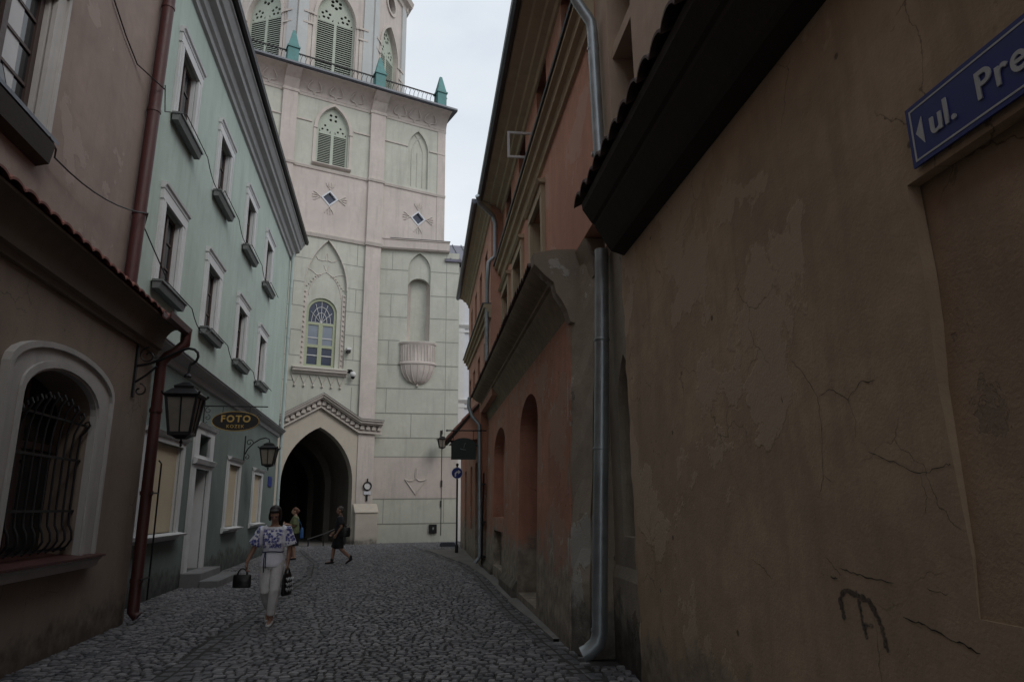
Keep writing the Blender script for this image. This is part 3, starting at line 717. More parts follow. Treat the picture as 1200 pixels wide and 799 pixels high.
k.build('gable_dentils', 'tower_trim', tw)
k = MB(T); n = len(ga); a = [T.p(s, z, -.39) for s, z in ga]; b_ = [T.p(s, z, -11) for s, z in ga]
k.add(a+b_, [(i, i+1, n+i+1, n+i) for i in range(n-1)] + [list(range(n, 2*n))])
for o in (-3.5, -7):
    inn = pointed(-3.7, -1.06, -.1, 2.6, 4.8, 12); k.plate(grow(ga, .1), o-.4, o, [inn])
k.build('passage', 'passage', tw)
MB(T).plate(pointed(-3.1, -1.66, 0, 2.1, 3.3), -10.98, -10.9).build('inner_door', 'dark_wood', tw)
structure(MB(T).box(-4.6, -.3, -.06, .02, -11, .1).build('passage_floor', 'pavement'))
# louvred window of the storey below the terrace
def louvre(fr, parent, s0, s1, z0, zs, za, zt, o, depth, hood=True, slat=.095, flower=False):
    """pointed louvred window: frame with tracery head, two louvred leaves (zt is their top)"""
    c = (s0+s1)/2; oc_ = pointed(s0, s1, z0, zs, za); w2 = (s1-s0)/2
    inn = [rect(s0+.09, c-.07, z0+.1, zt), rect(c+.07, s1-.09, z0+.1, zt)]
    th = []
    q = w2/2-.06
    lob = 5 if flower else 3
    for cc in (c-w2/2+.0, c+w2/2-.0):
        rr = q*.72; zc = zt+.1+rr
        for i in range(lob):
            a0 = PI/2+2*PI*i/lob; th.append([(cc+rr*.62*math.cos(a0)+rr*.25*math.cos(2*PI*j/7+a0), zc+rr*.62*math.sin(a0)+rr*.25*math.sin(2*PI*j/7+a0)) for j in range(7)])
        for sx_ in (-1, 1): th.append([(cc+sx_*q*.86, zt+.10), (cc+sx_*q*.86, zt+.26), (cc+sx_*q*.66, zt+.10)][::sx_])
    rr = w2*.40; zc = zt+(za-zt)*.64
    pet = 6 if flower else 4
    for i in range(pet):
        a0 = 2*PI*i/pet+PI/pet; th.append([(c+rr*.58*math.cos(a0)+rr*.24*math.cos(2*PI*j/8), zc+rr*.58*math.sin(a0)+rr*.24*math.sin(2*PI*j/8)) for j in range(8)])
    k = MB(fr).plate(oc_, o-.08, o, inn+th); f = k.build('louvred_window', 'louvre_green', parent)
    MB(fr).plate(grow(oc_, -.02), o-.2, o-.14).build('backing', 'void', f)
    k = MB(fr)
    for a, b_ in ((s0+.09, c-.07), (c+.07, s1-.09)):
        z = z0+.14
        while z < zt-.03:
            k.prof([(o-.012, z), (o-.008, z+slat*.34), (o-.07, z+slat*.66), (o-.08, z+slat*.36)], a, b_); z += slat
    k.build('louvres', 'louvre_green', f)
    if hood:
        k = MB(fr); h2 = grow(pointed(s0, s1, zs-.1, zs, za), .18)
        k.plate([(s0-.2, zs-.1), *h2[1:-1], (s1+.2, zs-.1)], -.01, .09, [grow(pointed(s0, s1, zs-.101, zs, za), .02)])
        k.box(s0-.2, s0-.06, z0-.05, zs-.1, -.01, .05); k.box(s1+.06, s1+.2, z0-.05, zs-.1, -.01, .05)
        k.build('hood', 'tower_trim', f)
    return f
lv = louvre(T, tw, -3.3, -1.72, 18.3, 20.3, 21.6, 20.05, -.12, .2)
MB(T).prof([(0, 18.15), (.1, 18.17), (.2, 18.24), (.2, 18.28), (-.1, 18.34)], -3.5, -1.55).build('sill', 'tower_trim', lv)
k = MB(T).plate(grow(np_, .1), -.3, -.13); k.tube([(1.78, 18.3, -.12), (1.78, 20.4, -.12), (2.0, 21.0, -.12), (2.3, 21.35, -.12)], .03, 5); k.tube([(2.42, 18.3, -.12), (2.42, 20.4, -.12), (2.2, 21.0, -.12), (1.95, 21.35, -.12)], .03, 5); k.tube([(2.1, 18.3, -.12), (2.1, 20.3, -.12)], .03, 5)
k.build('blind_niche', 'tower_green', tw)
for c, z in DI[:2]:
    k = MB(T).plate(dia(c, z, .43), -.1, .03, [dia(c, z, .33)]); f = k.build('diamond_window', 'white_plaster', tw)
    MB(T).plate(dia(c, z, .355), -.16, -.1).build('pane', 'glass_blue', f)
    k = MB(T)
    for a in (0, 90, 180, 270):
        ca, sa = math.cos(R(a)), math.sin(R(a))
        def rt_(x, y): return (c+x*ca-y*sa, z+x*sa+y*ca, .02)
        for sg in (-1, 1):
            k.tube([rt_(.44, .0), rt_(.55, sg*.06), rt_(.66, sg*.16), rt_(.80, sg*.22)], .022, 5)
            k.tube([rt_(.6, sg*.04), rt_(.74, sg*.07), rt_(.86, sg*.06)], .018, 5)
    k.build('scroll_relief', 'tower_trim', f)

# terrace railing and copper obelisks
k = MB(T); k.box(-9.6, 3.5, 23.62, 23.68, .58, .63); k.box(-9.6, 3.5, 23.02, 23.05, .6, .63)
s = -9.5
while s < 3.45:
    k.tube([(s, 22.95, .61), (s, 23.35, .61), (s+.05, 23.55, .66), (s+.16, 23.63, .68), (s+.2, 23.5, .66)], .014, 4); s += .24
k.build('railing', 'iron', tw)
for c in (-9.3, -4.88, -.4, 3.1):
    k = MB(T); k.box(c-.26, c+.26, 22.95, 23.75, .35, .87); k.box(c-.31, c+.31, 23.75, 23.84, .3, .92)
    q = [T.p(c+a*.26, 23.84, .61+b_*.26) for a, b_ in ((-1, -1), (1, -1), (1, 1), (-1, 1))]; q2 = [T.p(c+a*.06, 24.85, .61+b_*.06) for a, b_ in ((-1, -1), (1, -1), (1, 1), (-1, 1))]
    k.add(q+q2, [(0, 1, 5, 4), (1, 2, 6, 5), (2, 3, 7, 6), (3, 0, 4, 7), (4, 5, 6, 7)])
    k.build('obelisk', 'copper', tw)
# octagon above the terrace
OC, OA = -2.45, 4.1
cen = T.p(OC, 0, -.9-OA*(1+math.sqrt(2))/2); ap = OA*(1+math.sqrt(2))/2
for i in range(8):
    a = -PI/4*i; cs, sn = math.cos(a), math.sin(a)
    n = V((T.n.x*cs-T.n.y*sn, T.n.x*sn+T.n.y*cs, 0)); d = V((T.d.x*cs-T.d.y*sn, T.d.x*sn+T.d.y*cs, 0))
    F8 = Frame((cen+n*ap), d, n)
    seen = i in (0, 1, 7)
    h = OA/2
    holes = [pointed(-1.05, 1.05, 23.0, 27.4, 29.3)] if seen else []
    ocu = [(.5*math.cos(2*PI*j/16), 30.9+.55*math.sin(2*PI*j/16)) for j in range(16)]
    MB(F8).plate(rect(-h, h, 22.9, 34), -.5, 0, holes+([ocu] if seen else [])).build('octagon_wall', 'tower_pink', tw)
    if seen:
        louvre(F8, tw, -1.05, 1.05, 23.0, 27.4, 29.3, 27.35, -.22, .3, True, .13, True)
        k = MB(F8).plate([(.66*math.cos(2*PI*j/16), 30.9+.72*math.sin(2*PI*j/16)) for j in range(16)], -.02, .09, [ocu]); oc2 = k.build('oculus', 'tower_trim', tw)
        MB(F8).plate([(x*1.05, 30.9+(z-30.9)*1.05) for x, z in ocu], -.3, -.25).build('pane', 'glass_dark', oc2)
        k = MB(F8)
        for sg in (-1, 1):
            k.box(sg*1.5-.2, sg*1.5+.2, 22.95, 26.65, 0, .06); k.box(sg*1.5-.26, sg*1.5+.26, 26.65, 26.75, 0, .12); k.box(sg*1.5-.26, sg*1.5+.26, 27.3, 27.42, 0, .14)
            k.box(sg*1.5-.23, sg*1.5+.23, 26.75, 27.3, 0, .05)
            for j in range(4): k.box(sg*1.5-.17+.09*j, sg*1.5-.12+.09*j, 26.77, 27.28, .05, .085)
            k.build('pier_capital', 'tower_trim', tw); k = MB(F8)
    k = MB(F8)
    for sg in (-1, 1): MB(F8).box(sg*(h-.28)-.27, sg*(h-.28)+.25, 22.9, 34, 0, .10).build('corner_strip', 'tower_pale', tw)
    MB(F8).prof([(0, 31.9), (.1, 31.95), (.15, 32.2), (.4, 32.3), (.5, 32.6), (0, 32.7)], -h-.2, h+.2).build('octagon_cornice', 'tower_trim', tw)

# wall running from the gate pilaster to the red houses (front of the block beside the gate)
BT = 14.5
nb = pointed(1.13, 2.27, 9.72, 13.45, 14.38)
MB(B).plate(rect(-.4, 3.76, -.1, BT), -.35, 0, [nb]).build('side_block_wall', 'tower_green', tw)
MB(B).plate(rect(-.4, 3.74, 2.0, 3.95), 0, .006).build('side_block_pink_band', 'tower_pink', tw)
MB(B).box(-.4, 3.74, -.1, BT, -4, -.5).build('side_block_core', 'tower_green', tw)
k = MB(B); k.prof([(-.3, 14.46), (.16, 14.47), (.22, 14.54), (.22, 14.95), (.26, 14.97), (.26, 15.02), (-.3, 15.06)], -.4, 3.22); k.build('side_block_coping', 'tower_pink', tw)
MB(B).prof([(-.3, 15.065), (.28, 15.025), (.28, 15.045), (-.3, 15.085)], .15, 3.25).build('coping_flashing', 'zinc_dark', tw)
k = GrooveShade(B)
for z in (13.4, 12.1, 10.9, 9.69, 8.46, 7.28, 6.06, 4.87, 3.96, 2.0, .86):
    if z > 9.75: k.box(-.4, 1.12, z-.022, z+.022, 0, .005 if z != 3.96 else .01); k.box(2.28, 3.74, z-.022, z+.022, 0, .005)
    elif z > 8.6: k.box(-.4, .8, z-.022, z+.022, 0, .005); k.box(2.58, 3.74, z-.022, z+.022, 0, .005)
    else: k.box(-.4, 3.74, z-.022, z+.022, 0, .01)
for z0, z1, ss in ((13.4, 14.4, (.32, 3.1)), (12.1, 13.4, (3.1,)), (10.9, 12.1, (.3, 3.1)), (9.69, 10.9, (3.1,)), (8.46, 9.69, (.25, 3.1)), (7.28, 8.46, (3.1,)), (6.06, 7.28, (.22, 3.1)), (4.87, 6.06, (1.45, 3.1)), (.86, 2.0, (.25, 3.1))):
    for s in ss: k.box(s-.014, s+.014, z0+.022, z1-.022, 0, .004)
k = MB(B).plate([p for p in grow(nb, .05)], -.34, -.14, [roundarch(1.13, 2.27, 9.6, 12.55, 13.05)]); k.build('niche_head', 'tower_green', tw)
k = MB(B); ns = 10
cs_ = [(1.7+.57*math.cos(PI*i/ns), -.06-.5*math.sin(PI*i/ns)) for i in range(ns+1)]
lo = [B.p(s, 9.6, o-.08) for s, o in cs_]; hi = [B.p(s, 13.0, o-.08) for s, o in cs_]
top = [B.p(1.7+(s-1.7)*.2, 13.2, -.3) for s, o in cs_]
k.add(lo+hi+top, [(i, i+1, ns+2+i, ns+1+i) for i in range(ns)] + [(ns+1+i, ns+2+i, 2*ns+3+i, 2*ns+2+i) for i in range(ns)])
nc = k.build('niche', 'tower_pink', tw, smooth=True)
def half(r0, z0, r1, z1, n=14, so=.45):
    a = [B.p(1.7-r0*math.cos(PI*i/n), z0, so*r0*math.sin(PI*i/n)) for i in range(n+1)]; b_ = [B.p(1.7-r1*math.cos(PI*i/n), z1, so*r1*math.sin(PI*i/n)) for i in range(n+1)]
    return a, b_
k = MB(B)
lay = [(.0, 7.5), (.3, 7.55), (.5, 7.66), (.7, 7.9), (.82, 8.2), (.86, 8.46), (.94, 8.48), (.94, 8.56), (.86, 8.6), (.85, 9.46), (.92, 9.5), (.94, 9.6), (.0, 9.62)]
rings = [[B.p(1.7-r_*math.cos(PI*i/16), z, .42*r_*math.sin(PI*i/16)) for i in range(17)] for r_, z in lay]
k.add([p for rg in rings for p in rg], [(j*17+i, j*17+i+1, (j+1)*17+i+1, (j+1)*17+i) for j in range(len(lay)-1) for i in range(16)])
for i in range(1, 16):
    a = PI*i/16; k.tube([(1.7-.87*math.cos(a), 8.64, .42*.87*math.sin(a)), (1.7-.87*math.cos(a), 9.44, .42*.87*math.sin(a))], .022, 5)
for i in range(2, 15, 2):
    a = PI*i/16; k.tube([(1.7-r_*1.02*math.cos(a), z, .42*r_*1.02*math.sin(a)) for r_, z in lay[:6]], .022, 5)
k.ball(B.p(1.7, 7.42, .06), .06); k.tube([(1.7, 7.55, .05), (1.7, 7.4, .06)], .03, 6)
k.build('niche_balcony', 'tower_pink', tw, smooth='auto')
k = MB(B); k.tube([(1.23, 2.9, .02), (1.74, 2.2, .02), (2.26, 2.9, .02)], .03, 5)
for sg in (-1, 1): k.tube([(1.74+sg*.04, 2.92, .02), (1.74+sg*.15, 2.83, .02), (1.74+sg*.34, 2.83, .02), (1.74+sg*.5, 2.92, .02)], .03, 5); k.tube([(1.74, 2.9, .02), (1.74+sg*.05, 3.1, .02), (1.74+sg*.03, 3.3, .02)], .015, 5)
k.tube([(1.74, 2.95, .02), (1.78, 3.2, .02), (1.76, 3.45, .02)], .02, 5); k.build('triangle_relief', 'tower_trim', tw)

# white house and its metal roof behind
wh = thing('white_house', 'narrow strip of a white house with two cornices between the tower and the red houses', 'house', B.p(5, 0, -.5))
MB(B).box(3.78, 7, -.1, 13.9, -5, -.45).build('wall', 'white_plaster', wh)
k = MB(B); k.box(3.8, 4.12, -.1, 13.9, -.45, -.38); k.box(4.45, 4.9, 11.0, 13.5, -.45, -.42)
for z in (10.75, 6.85): k.prof([(-.45, z-.2), (-.38, z-.18), (-.3, z-.05), (-.28, z), (-.45, z+.04)], 3.8, 7)
for z in (10.4, 6.5): k.prof([(-.45, z-.06), (-.36, z-.05), (-.36, z+.03), (-.45, z+.05)], 3.8, 7)
k.build('cornice', 'white_paint', wh)
k = MB(B); k.prof([(.12, 14.0), (.12, 14.12), (-3.4, 16.3), (-3.4, 13.9)], 3.0, 7.0)
for s in (3.3, 3.8, 4.3, 4.8, 5.3): k.prof([(.13, 14.12), (.1, 14.18), (-3.4, 16.36), (-3.4, 16.3)], s-.025, s+.025)
k.build('roof', 'roof_purple', wh)

# ================================================================ red house (right, middle)
def shear(mb, k=.028):
    for v in mb.v: v -= mb.fr.n*(k*v.z)
    return mb
rh = thing('red_house', 'weathered brick-red house with arched niches under a tiled pent roof and a grey plaster pier', 'house', RA.p(2, 0))
n1 = roundarch(-.1, 1.95, .12, 2.95, 3.48); n2 = roundarch(4.3, 6.7, 1.35, 2.9, 3.42); n3 = rect(4.5, 6.3, .25, 1.05)
shear(MB(RA).plate(rect(-2.5, 8.62, -.1, 4.1), -.55, 0, [n1, n2, n3])).build('lower_wall', 'red_lower', rh)
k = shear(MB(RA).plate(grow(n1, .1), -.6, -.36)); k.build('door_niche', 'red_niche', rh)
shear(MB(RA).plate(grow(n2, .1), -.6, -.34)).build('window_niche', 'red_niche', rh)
shear(MB(RA).plate(rect(4.4, 6.4, .1, 1.15), -.5, -.16)).build('foot_panel', 'grey_mortar', rh)
MB(RA).box(-2.5, 8.6, -.1, 4.5, -4, -.75).build('rear_walls', 'red_upper', rh)
k = MB(RA); k.prof([(-.45, -.1), (.10, -.1), (.09, .16), (.0, .3), (-.45, .3)], 2.05, 4.2).build('foot_plinth', 'grey_mortar', rh); k = MB(RA); k.prof([(-.45, -.1), (.07, -.1), (.06, .1), (.0, .22), (-.45, .22)], 6.4, 8.5)
k.build('foot_plinth', 'grey_mortar', rh)
k = MB(RA)                                    # plaster pier closing the pent roof
a = [(-2.42, .0), (-3.02, -.09)]
nseg = 12; fl, fr2, bk = [], [], []
for i in range(nseg+1):
    z = 4.55*i/nseg; j = .012*math.sin(i*2.7)
    fl.append(RA.p(-2.42+.03*math.sin(i*1.9), z, .0-.027*z+j)); fr2.append(RA.p(-3.05+.03*math.sin(i*2.3+1), z, -.09-.053*z-j))
    bk.append(RA.p(-2.75, z, -.06-.04*z+.012*math.sin(i*3.1+2)))
m_ = nseg+1
back = [RA.p(-2.42, z, -.8) for z in (0, 4.55)] + [RA.p(-3.05, z, -.8) for z in (0, 4.55)]
k.add(fl+bk+fr2+back, [(i, i+1, m_+i+1, m_+i) for i in range(nseg)] + [(m_+i, m_+i+1, 2*m_+i+1, 2*m_+i) for i in range(nseg)]
      + [tuple(list(range(nseg+1))+[3*m_+1, 3*m_])] + [tuple([2*m_+i for i in range(nseg+1)]+[3*m_+3, 3*m_+2])] + [(nseg, m_+nseg, 2*m_+nseg, 3*m_+3, 3*m_+1), (3*m_, 3*m_+2, 3*m_+3, 3*m_+1)])
cap = [(-.8, 3.6), (-.10, 3.85), (-.06, 4.0), (.0, 4.12), (.07, 4.22), (.10, 4.36), (.22, 4.46), (.30, 4.55), (.35, 4.6), (.36, 4.74), (.1, 4.80), (-.4, 4.83), (-.8, 4.83)]
k.prof(cap, -2.62, -2.40)
k.prof([(-.8, 4.3), (-.30, 4.3), (-.27, 4.5), (-.19, 4.77), (-.8, 4.78)], -3.12, -2.62)
k.build('plaster_pier', 'grey_mortar', rh)
cv = [(-.3, 3.9), (-.12, 3.92), (-.10, 4.0), (-.07, 4.12), (.0, 4.26), (.06, 4.34), (.07, 4.38), (.11, 4.40), (.11, 4.45), (.14, 4.47), (.24, 4.52), (.33, 4.60), (.34, 4.66), (-.3, 4.74)]
MB(RA).prof(cv, -2.40, 8.55).build('cove', 'soffit', rh, smooth='auto')
tiles(RA, -2.36, 8.75, .38, 4.64, -.21, 4.74, .2, .06).build('pent_roof', 'tile_dark', rh, smooth='auto')
NW = [.2, 2.6, 4.75]; NU = [-2.65, -.4, 1.95, 4.2]
zn = (5.2, 6.62); zu = (8.0, 9.0)
holes = [rect(c-.55, c+.55, *zn) for c in NW] + [rect(c-.5, c+.5, *zu) for c in NU]
MB(RA).plate([(-4.0, 4.79), (-2.4, 4.79), (-2.4, 4.3), (5.45, 4.3), (5.45, 9.4), (-4.0, 9.4)], -.6, -.2, holes).build('upper_wall', 'red_upper', rh)
MB(RA).box(-3.98, 5.4, 4.85, 9.4, -6, -.72).build('upper_rear_walls', 'red_upper', rh)
for c in NW:
    k = MB(RA); z0, z1 = zn
    k.box(c-.72, c-.55, z0, z1, -.22, -.14).box(c+.55, c+.72, z0, z1, -.22, -.14).box(c-.72, c+.72, z1, z1+.16, -.22, -.13).prof([(-.2, z1+.16), (-.1, z1+.17), (-.06, z1+.22), (-.2, z1+.25)], c-.78, c+.78)
    for s0, s1 in ((c-.55, c-.53), (c+.53, c+.55)): k.box(s0, s1, z0, z1, -.5, -.21)
    wn = k.build('window', 'olive_trim', rh)
    casement(wn, RA, c-.53, c+.53, z0, z1, -.52, 'brown_wood', 'glass_dark', 2, .07)
for c in NU:
    k = MB(RA); z0, z1 = zu
    for s0, s1 in ((c-.5, c-.48), (c+.48, c+.5)): k.box(s0, s1, z0, z1, -.5, -.201)
    k.box(c-.5, c+.5, z0-.02, z0, -.5, -.19)
    wn = k.build('window', 'red_upper', rh)
    casement(wn, RA, c-.48, c+.48, z0, z1, -.5, 'brown_wood', 'glass_dark', 1, .06)
MB(RA).prof([(-.2, 7.1), (-.15, 7.11), (-.13, 7.24), (-.06, 7.26), (-.05, 7.38), (.02, 7.40), (.02, 7.46), (-.2, 7.5)], -3.98, 5.5).build('string_course', 'olive_trim', rh)
MB(RA).prof([(-.2, 7.505), (.05, 7.465), (.06, 7.49), (-.2, 7.56)], -4.0, 5.52).build('string_flashing', 'zinc_dark', rh)
def cornice(fr, root, s0, s1, ow, og, z):
    d = og-ow
    MB(fr).prof([(ow, z-.32), (ow+.04, z-.31), (ow+.06, z-.2), (ow+d*.3, z-.17), (ow+d*.34, z-.1), (ow+d*.62, z-.06), (ow+d*.66, z), (ow+d*.95, z+.03), (ow+d, z+.06), (ow+d, z+.09), (ow, z+.14)], s0, s1).build('cornice', 'olive_trim', root)
    MB(fr).prof([(og-.02, z+.07), (og+.02, z+.02), (og+.08, z), (og+.13, z+.04), (og+.14, z+.13), (og+.1, z+.14), (og, z+.13)], s0, s1+.05).build('gutter', 'zinc_dark', root)
    MB(fr).prof([(og+.04, z+.12), (og+.02, z+.16), (ow-3.2, z+2.4), (ow-5.8, z+.1), (ow-5.8, z)], s0, s1).build('roof', 'tile_dark', root)
cornice(RA, rh, -4.0, 5.42, -.2, .33, 9.2)
k = MB(RA); k.tube([(-4.2, 9.15, .25), (-4.2, 8.9, .14), (-4.2, 7.42, .14), (-4.2, 7.2, .05), (-4.2, 6.95, -.1), (-4.2, 6.8, -.11), (-4.28, 4.9, -.11)], .062, 14)
for z in (8.3, 6.6, 5.3): k.lathe(RA.p(-4.2, z, .14 if z > 7 else -.11), [(.07, -.015), (.07, .015)], 14)
k.build('drainpipe', 'zinc', rh, smooth='auto')
k = MB(RA); k.tube([(8.75, 4.66, .42), (8.75, 4.4, .44), (8.72, 4.1, .34), (8.62, 3.85, .14), (8.62, .3, .12), (8.62, .12, .25)], .055, 10); k.build('drainpipe', 'zinc', rh, smooth='auto')
k = MB(RA)
for s in (8.35, 8.45): k.tube([(s, 2.5, .04), (s, .1, .1)], .022, 6)
for z in (2.2, 1.2, .3): k.box(8.2, 8.8, z-.02, z+.02, .0, .07)
k.build('conduit', 'iron', rh)
# square white bracket on the upper wall (frame of an awning lamp)
k = MB(RA); sN = .36
k.box(sN, sN+.03, 7.72, 7.76, -.2, .3).box(sN, sN+.03, 8.2, 8.24, -.2, .3).box(sN, sN+.03, 7.76, 8.2, .26, .3).box(sN, sN+.03, 7.76, 8.2, -.2, -.16)
tag(k.build('wall_bracket', 'white_paint'), 'square white metal frame sticking out from the upper red wall', 'bracket')

# ================================================================ far red house (right, beyond)
fh = thing('far_red_house', 'second red house further down with a dark gutter, standing next to the white house', 'house', RA.p(11, 0))
fw_l = [7.2, 9.4, 11.4, 13.2]; fw_u = [6.9, 8.7, 10.6, 12.5]
holes = [rect(c-.45, c+.45, 5.0, 5.95) for c in fw_l] + [rect(c-.42, c+.42, 7.1, 8.35) for c in fw_u]
MB(RA).plate(rect(5.46, 14.0, 4.2, 9.3), -.3, .1, holes).build('upper_wall', 'red_far', fh)
low = [rect(9.6, 10.7, 0, 2.9), rect(12.0, 12.9, .9, 2.9), rect(15.0, 16.0, 0, 2.9)]
MB(RA).plate(rect(8.64, 19.0, -.1, 4.2), -.3, .1, low).build('lower_wall', 'red_lower', fh)
MB(RA).box(5.5, 13.98, -.1, 9.3, -6, -.31).box(13.99, 18.98, -.1, 4.2, -6, -.31).build('rear_walls', 'red_far', fh)
for c in fw_l+fw_u:
    z0, z1 = (5.0, 5.95) if c in fw_l else (7.1, 8.35); hh = .45 if c in fw_l else .42
    k = MB(RA)
    for s0, s1 in ((c-hh, c-hh+.03), (c+hh-.03, c+hh)): k.box(s0, s1, z0, z1, -.2, .099)
    k.box(c-hh, c+hh, z0-.02, z0, -.2, .11)
    wn = k.build('window', 'red_upper', fh); casement(wn, RA, c-hh+.03, c+hh-.03, z0, z1, -.22, 'brown_wood', 'glass_dark', 1, .05)
MB(RA).box(9.6, 10.7, 0, 2.9, -.25, -.2).build('door', 'brown_wood', fh)
MB(RA).box(15.0, 16.0, 0, 2.9, -.25, -.2).build('door', 'brown_wood', fh)
tiles(RA, 14.0, 19.1, .35, 4.22, -1.2, 5.0, .22, .04).build('low_roof', 'tile_dark', fh, smooth='auto')
MB(RA).prof([(.3, 4.19), (.3, 4.22), (-1.2, 5.0), (-6, 5.0), (-6, 4.19)], 14.01, 19.0).build('low_roof_boarding', 'dark_wood', fh)
MB(RA).box(12.0, 12.9, .9, 2.9, -.25, -.2).build('shutter', 'brown_wood', fh)
k = MB(RA); ln = [(5.5, 6.5), (14.06, 6.86)]
k.strip(ln, -.34, -.2, .1, .16); k.strip(ln, -.2, -.1, .1, .22); k.strip(ln, -.1, 0, .1, .29); k.build('string_course', 'olive_trim', fh)
MB(RA).strip(ln, .003, .03, .1, .33).build('string_flashing', 'zinc_dark', fh)
cornice(RA, fh, 5.44, 13.9, .1, .46, 9.15)
k = MB(RA); k.tube([(4.9, 9.12, .5), (5.1, 9.0, .42), (5.36, 8.8, .06), (5.4, 8.6, .0), (5.45, 7.75, .0), (5.5, 7.6, .16), (5.52, 7.05, .2), (5.55, 6.9, .2), (5.6, 5.0, .2)], .055, 12)
k.build('drainpipe', 'zinc', fh, smooth='auto')
tiles(RA, 9.1, 10.9, 1.05, 3.48, .1, 4.55, .25, .08, rows=4).build('door_canopy', 'tile_red', fh, smooth='auto')
k = MB(RA).prof([(.98, 3.46), (1.02, 3.5), (.1, 4.56), (.1, 4.45)], 9.05, 10.95)
for s in (9.2, 10.7): k.tube([(s, 3.3, .12), (s, 3.5, .6), (s, 3.6, .9)], .04, 6)
k.build('canopy_boarding', 'dark_wood', fh)
for s in (9.12, 10.82): cross_face = MB(RA).prof([(.1, 3.5), (.93, 3.46), (.1, 4.47)], s-.04, s+.04).build('canopy_cheek', 'red_far', fh)

# ================================================================ tan house (right, near)
th = thing('tan_house', 'tan plastered house on the right with cracked wall, recessed panel and dark overhanging eaves', 'house', TN.p(-4, 0))
edge = [(.02*math.sin(z*7)+.025*math.sin(z*17+1)+.0, z) for z in np.linspace(-.1, 4.3, 34)]
niche = [(-4.22, 2.92), (-4.235, 2.5), (-4.215, 2.05), (-4.25, 1.4), (-4.235, 1.18), (-12, 1.2), (-12, 2.95)]
MB(TN).plate(edge + [(-24, 4.3), (-24, -.1)], -.06, 0, [niche]).build('lower_wall', 'tan_wall', th)  # run on out of view past the camera to close off the sky there
k = MB(TN).prof([(-.26, 1.0), (-.004, 1.1), (-.01, 1.3), (-.03, 1.7), (-.06, 2.3), (-.07, 3.0), (-.26, 3.1)], -12.2, -4.1)
k.build('recessed_panel', 'tan_recess_shaded', th)
k = MB(RA).plate([(-2.9, -.1), (-4.3, -.1), (-4.3, 4.9), (-2.9, 4.9)], -1.2, -.43, [pointed(-3.98, -3.42, 1.28, 2.6, 3.2)])
k.prof([(-.5, -.1), (-.38, -.1), (-.39, .85), (-.43, .97), (-.5, .97)], -4.2, -3.05)
k.build('old_wall_end', 'old_strip', th)
MB(RA).box(-4.1, -3.3, 1.2, 3.3, -.75, -.55).build('blocked_opening', 'pale_strip', th)
k = MB(RA).plate([(-3.62, 1.58), (-3.78, 1.55), (-3.93, 1.52), (-3.9, 1.7), (-3.82, 1.78), (-3.78, 1.95), (-3.66, 1.98), (-3.6, 1.8)], -.56, -.546).build('plaster_hole', 'crack', th)
MB(TN).box(-24, -.25, -.1, 4.3, -4, -.27).build('rear_walls', 'tan_wall', th)
ev = [(-.1, 4.14), (.02, 4.15), (.14, 4.19), (.17, 4.23), (.30, 4.45), (.31, 4.48), (.34, 4.5), (.43, 4.64), (.44, 4.71), (-.12, 4.95)]
MB(TN).prof(ev, -24, -.12).build('eaves', 'dark_wood', th)
tiles(TN, -9, -.02, .5, 4.70, -.11, 5.1, .28, .085).build('pent_roof', 'tile_dark', th, smooth='auto')
bw = rect(-5.28, -4.52, 4.9, 8.2)
MB(RA).plate(rect(-24, -4.01, 4.3, 12), -.9, -.2, [rect(-5.3, -4.45, 4.95, 7.3)]).build('upper_wall', 'beige_upper', th)
MB(RA).box(-24, -4.05, 4.3, 12, -6, -.95).build('upper_rear_walls', 'beige_upper', th)
k = MB(RA)
for s0, s1 in ((-5.3, -5.26), (-4.49, -4.45)): k.box(s0, s1, 4.95, 7.3, -.6, -.201)
k.box(-5.26, -4.49, 6.28, 6.42, -.6, -.24)
wn = k.build('window', 'beige_upper', th)
for z0, z1 in ((4.97, 6.27), (6.43, 7.28)):
    casement(wn, RA, -5.25, -4.5, z0, z1, -.62, 'dark_wood', 'glass_dark', 1, .06)
MB(RA).prof([(-.2, 11.8), (-.1, 12.0), (0, 12.1), (-3, 14.4), (-6, 12)], -24, -4.3).build('roof', 'tile_dark', th)
# cracks, scars and scrawl on the tan plaster
def ribbon(fr, pts, wd, o, jit=.012, sub=5):
    P = []
    for (a, b_) in zip(pts, pts[1:]):
        for i in range(sub):
            u = i/sub; P.append((a[0]+(b_[0]-a[0])*u+random.uniform(-jit, jit), a[1]+(b_[1]-a[1])*u+random.uniform(-jit, jit)))
    P.append(pts[-1]); k = MB(fr); L_, R_ = [], []
    for i, p in enumerate(P):
        q0, q1 = P[max(0, i-1)], P[min(len(P)-1, i+1)]; d = V((q1[0]-q0[0], q1[1]-q0[1])); d.normalize()
        w_ = wd*(.45+.75*random.random())*(.35 if i in (0, len(P)-1) else 1)/2
        L_.append((p[0]-d.y*w_, p[1]+d.x*w_)); R_.append((p[0]+d.y*w_, p[1]-d.x*w_))
    n = len(P); v = [fr.p(s, z, o) for s, z in L_+R_] + [fr.p(s, z, o-.004) for s, z in L_+R_]
    k.add(v, [(i, i+1, n+i+1, n+i) for i in range(n-1)] + [(2*n+i, 3*n+i, 3*n+i+1, 2*n+i+1) for i in range(n-1)])
    return k
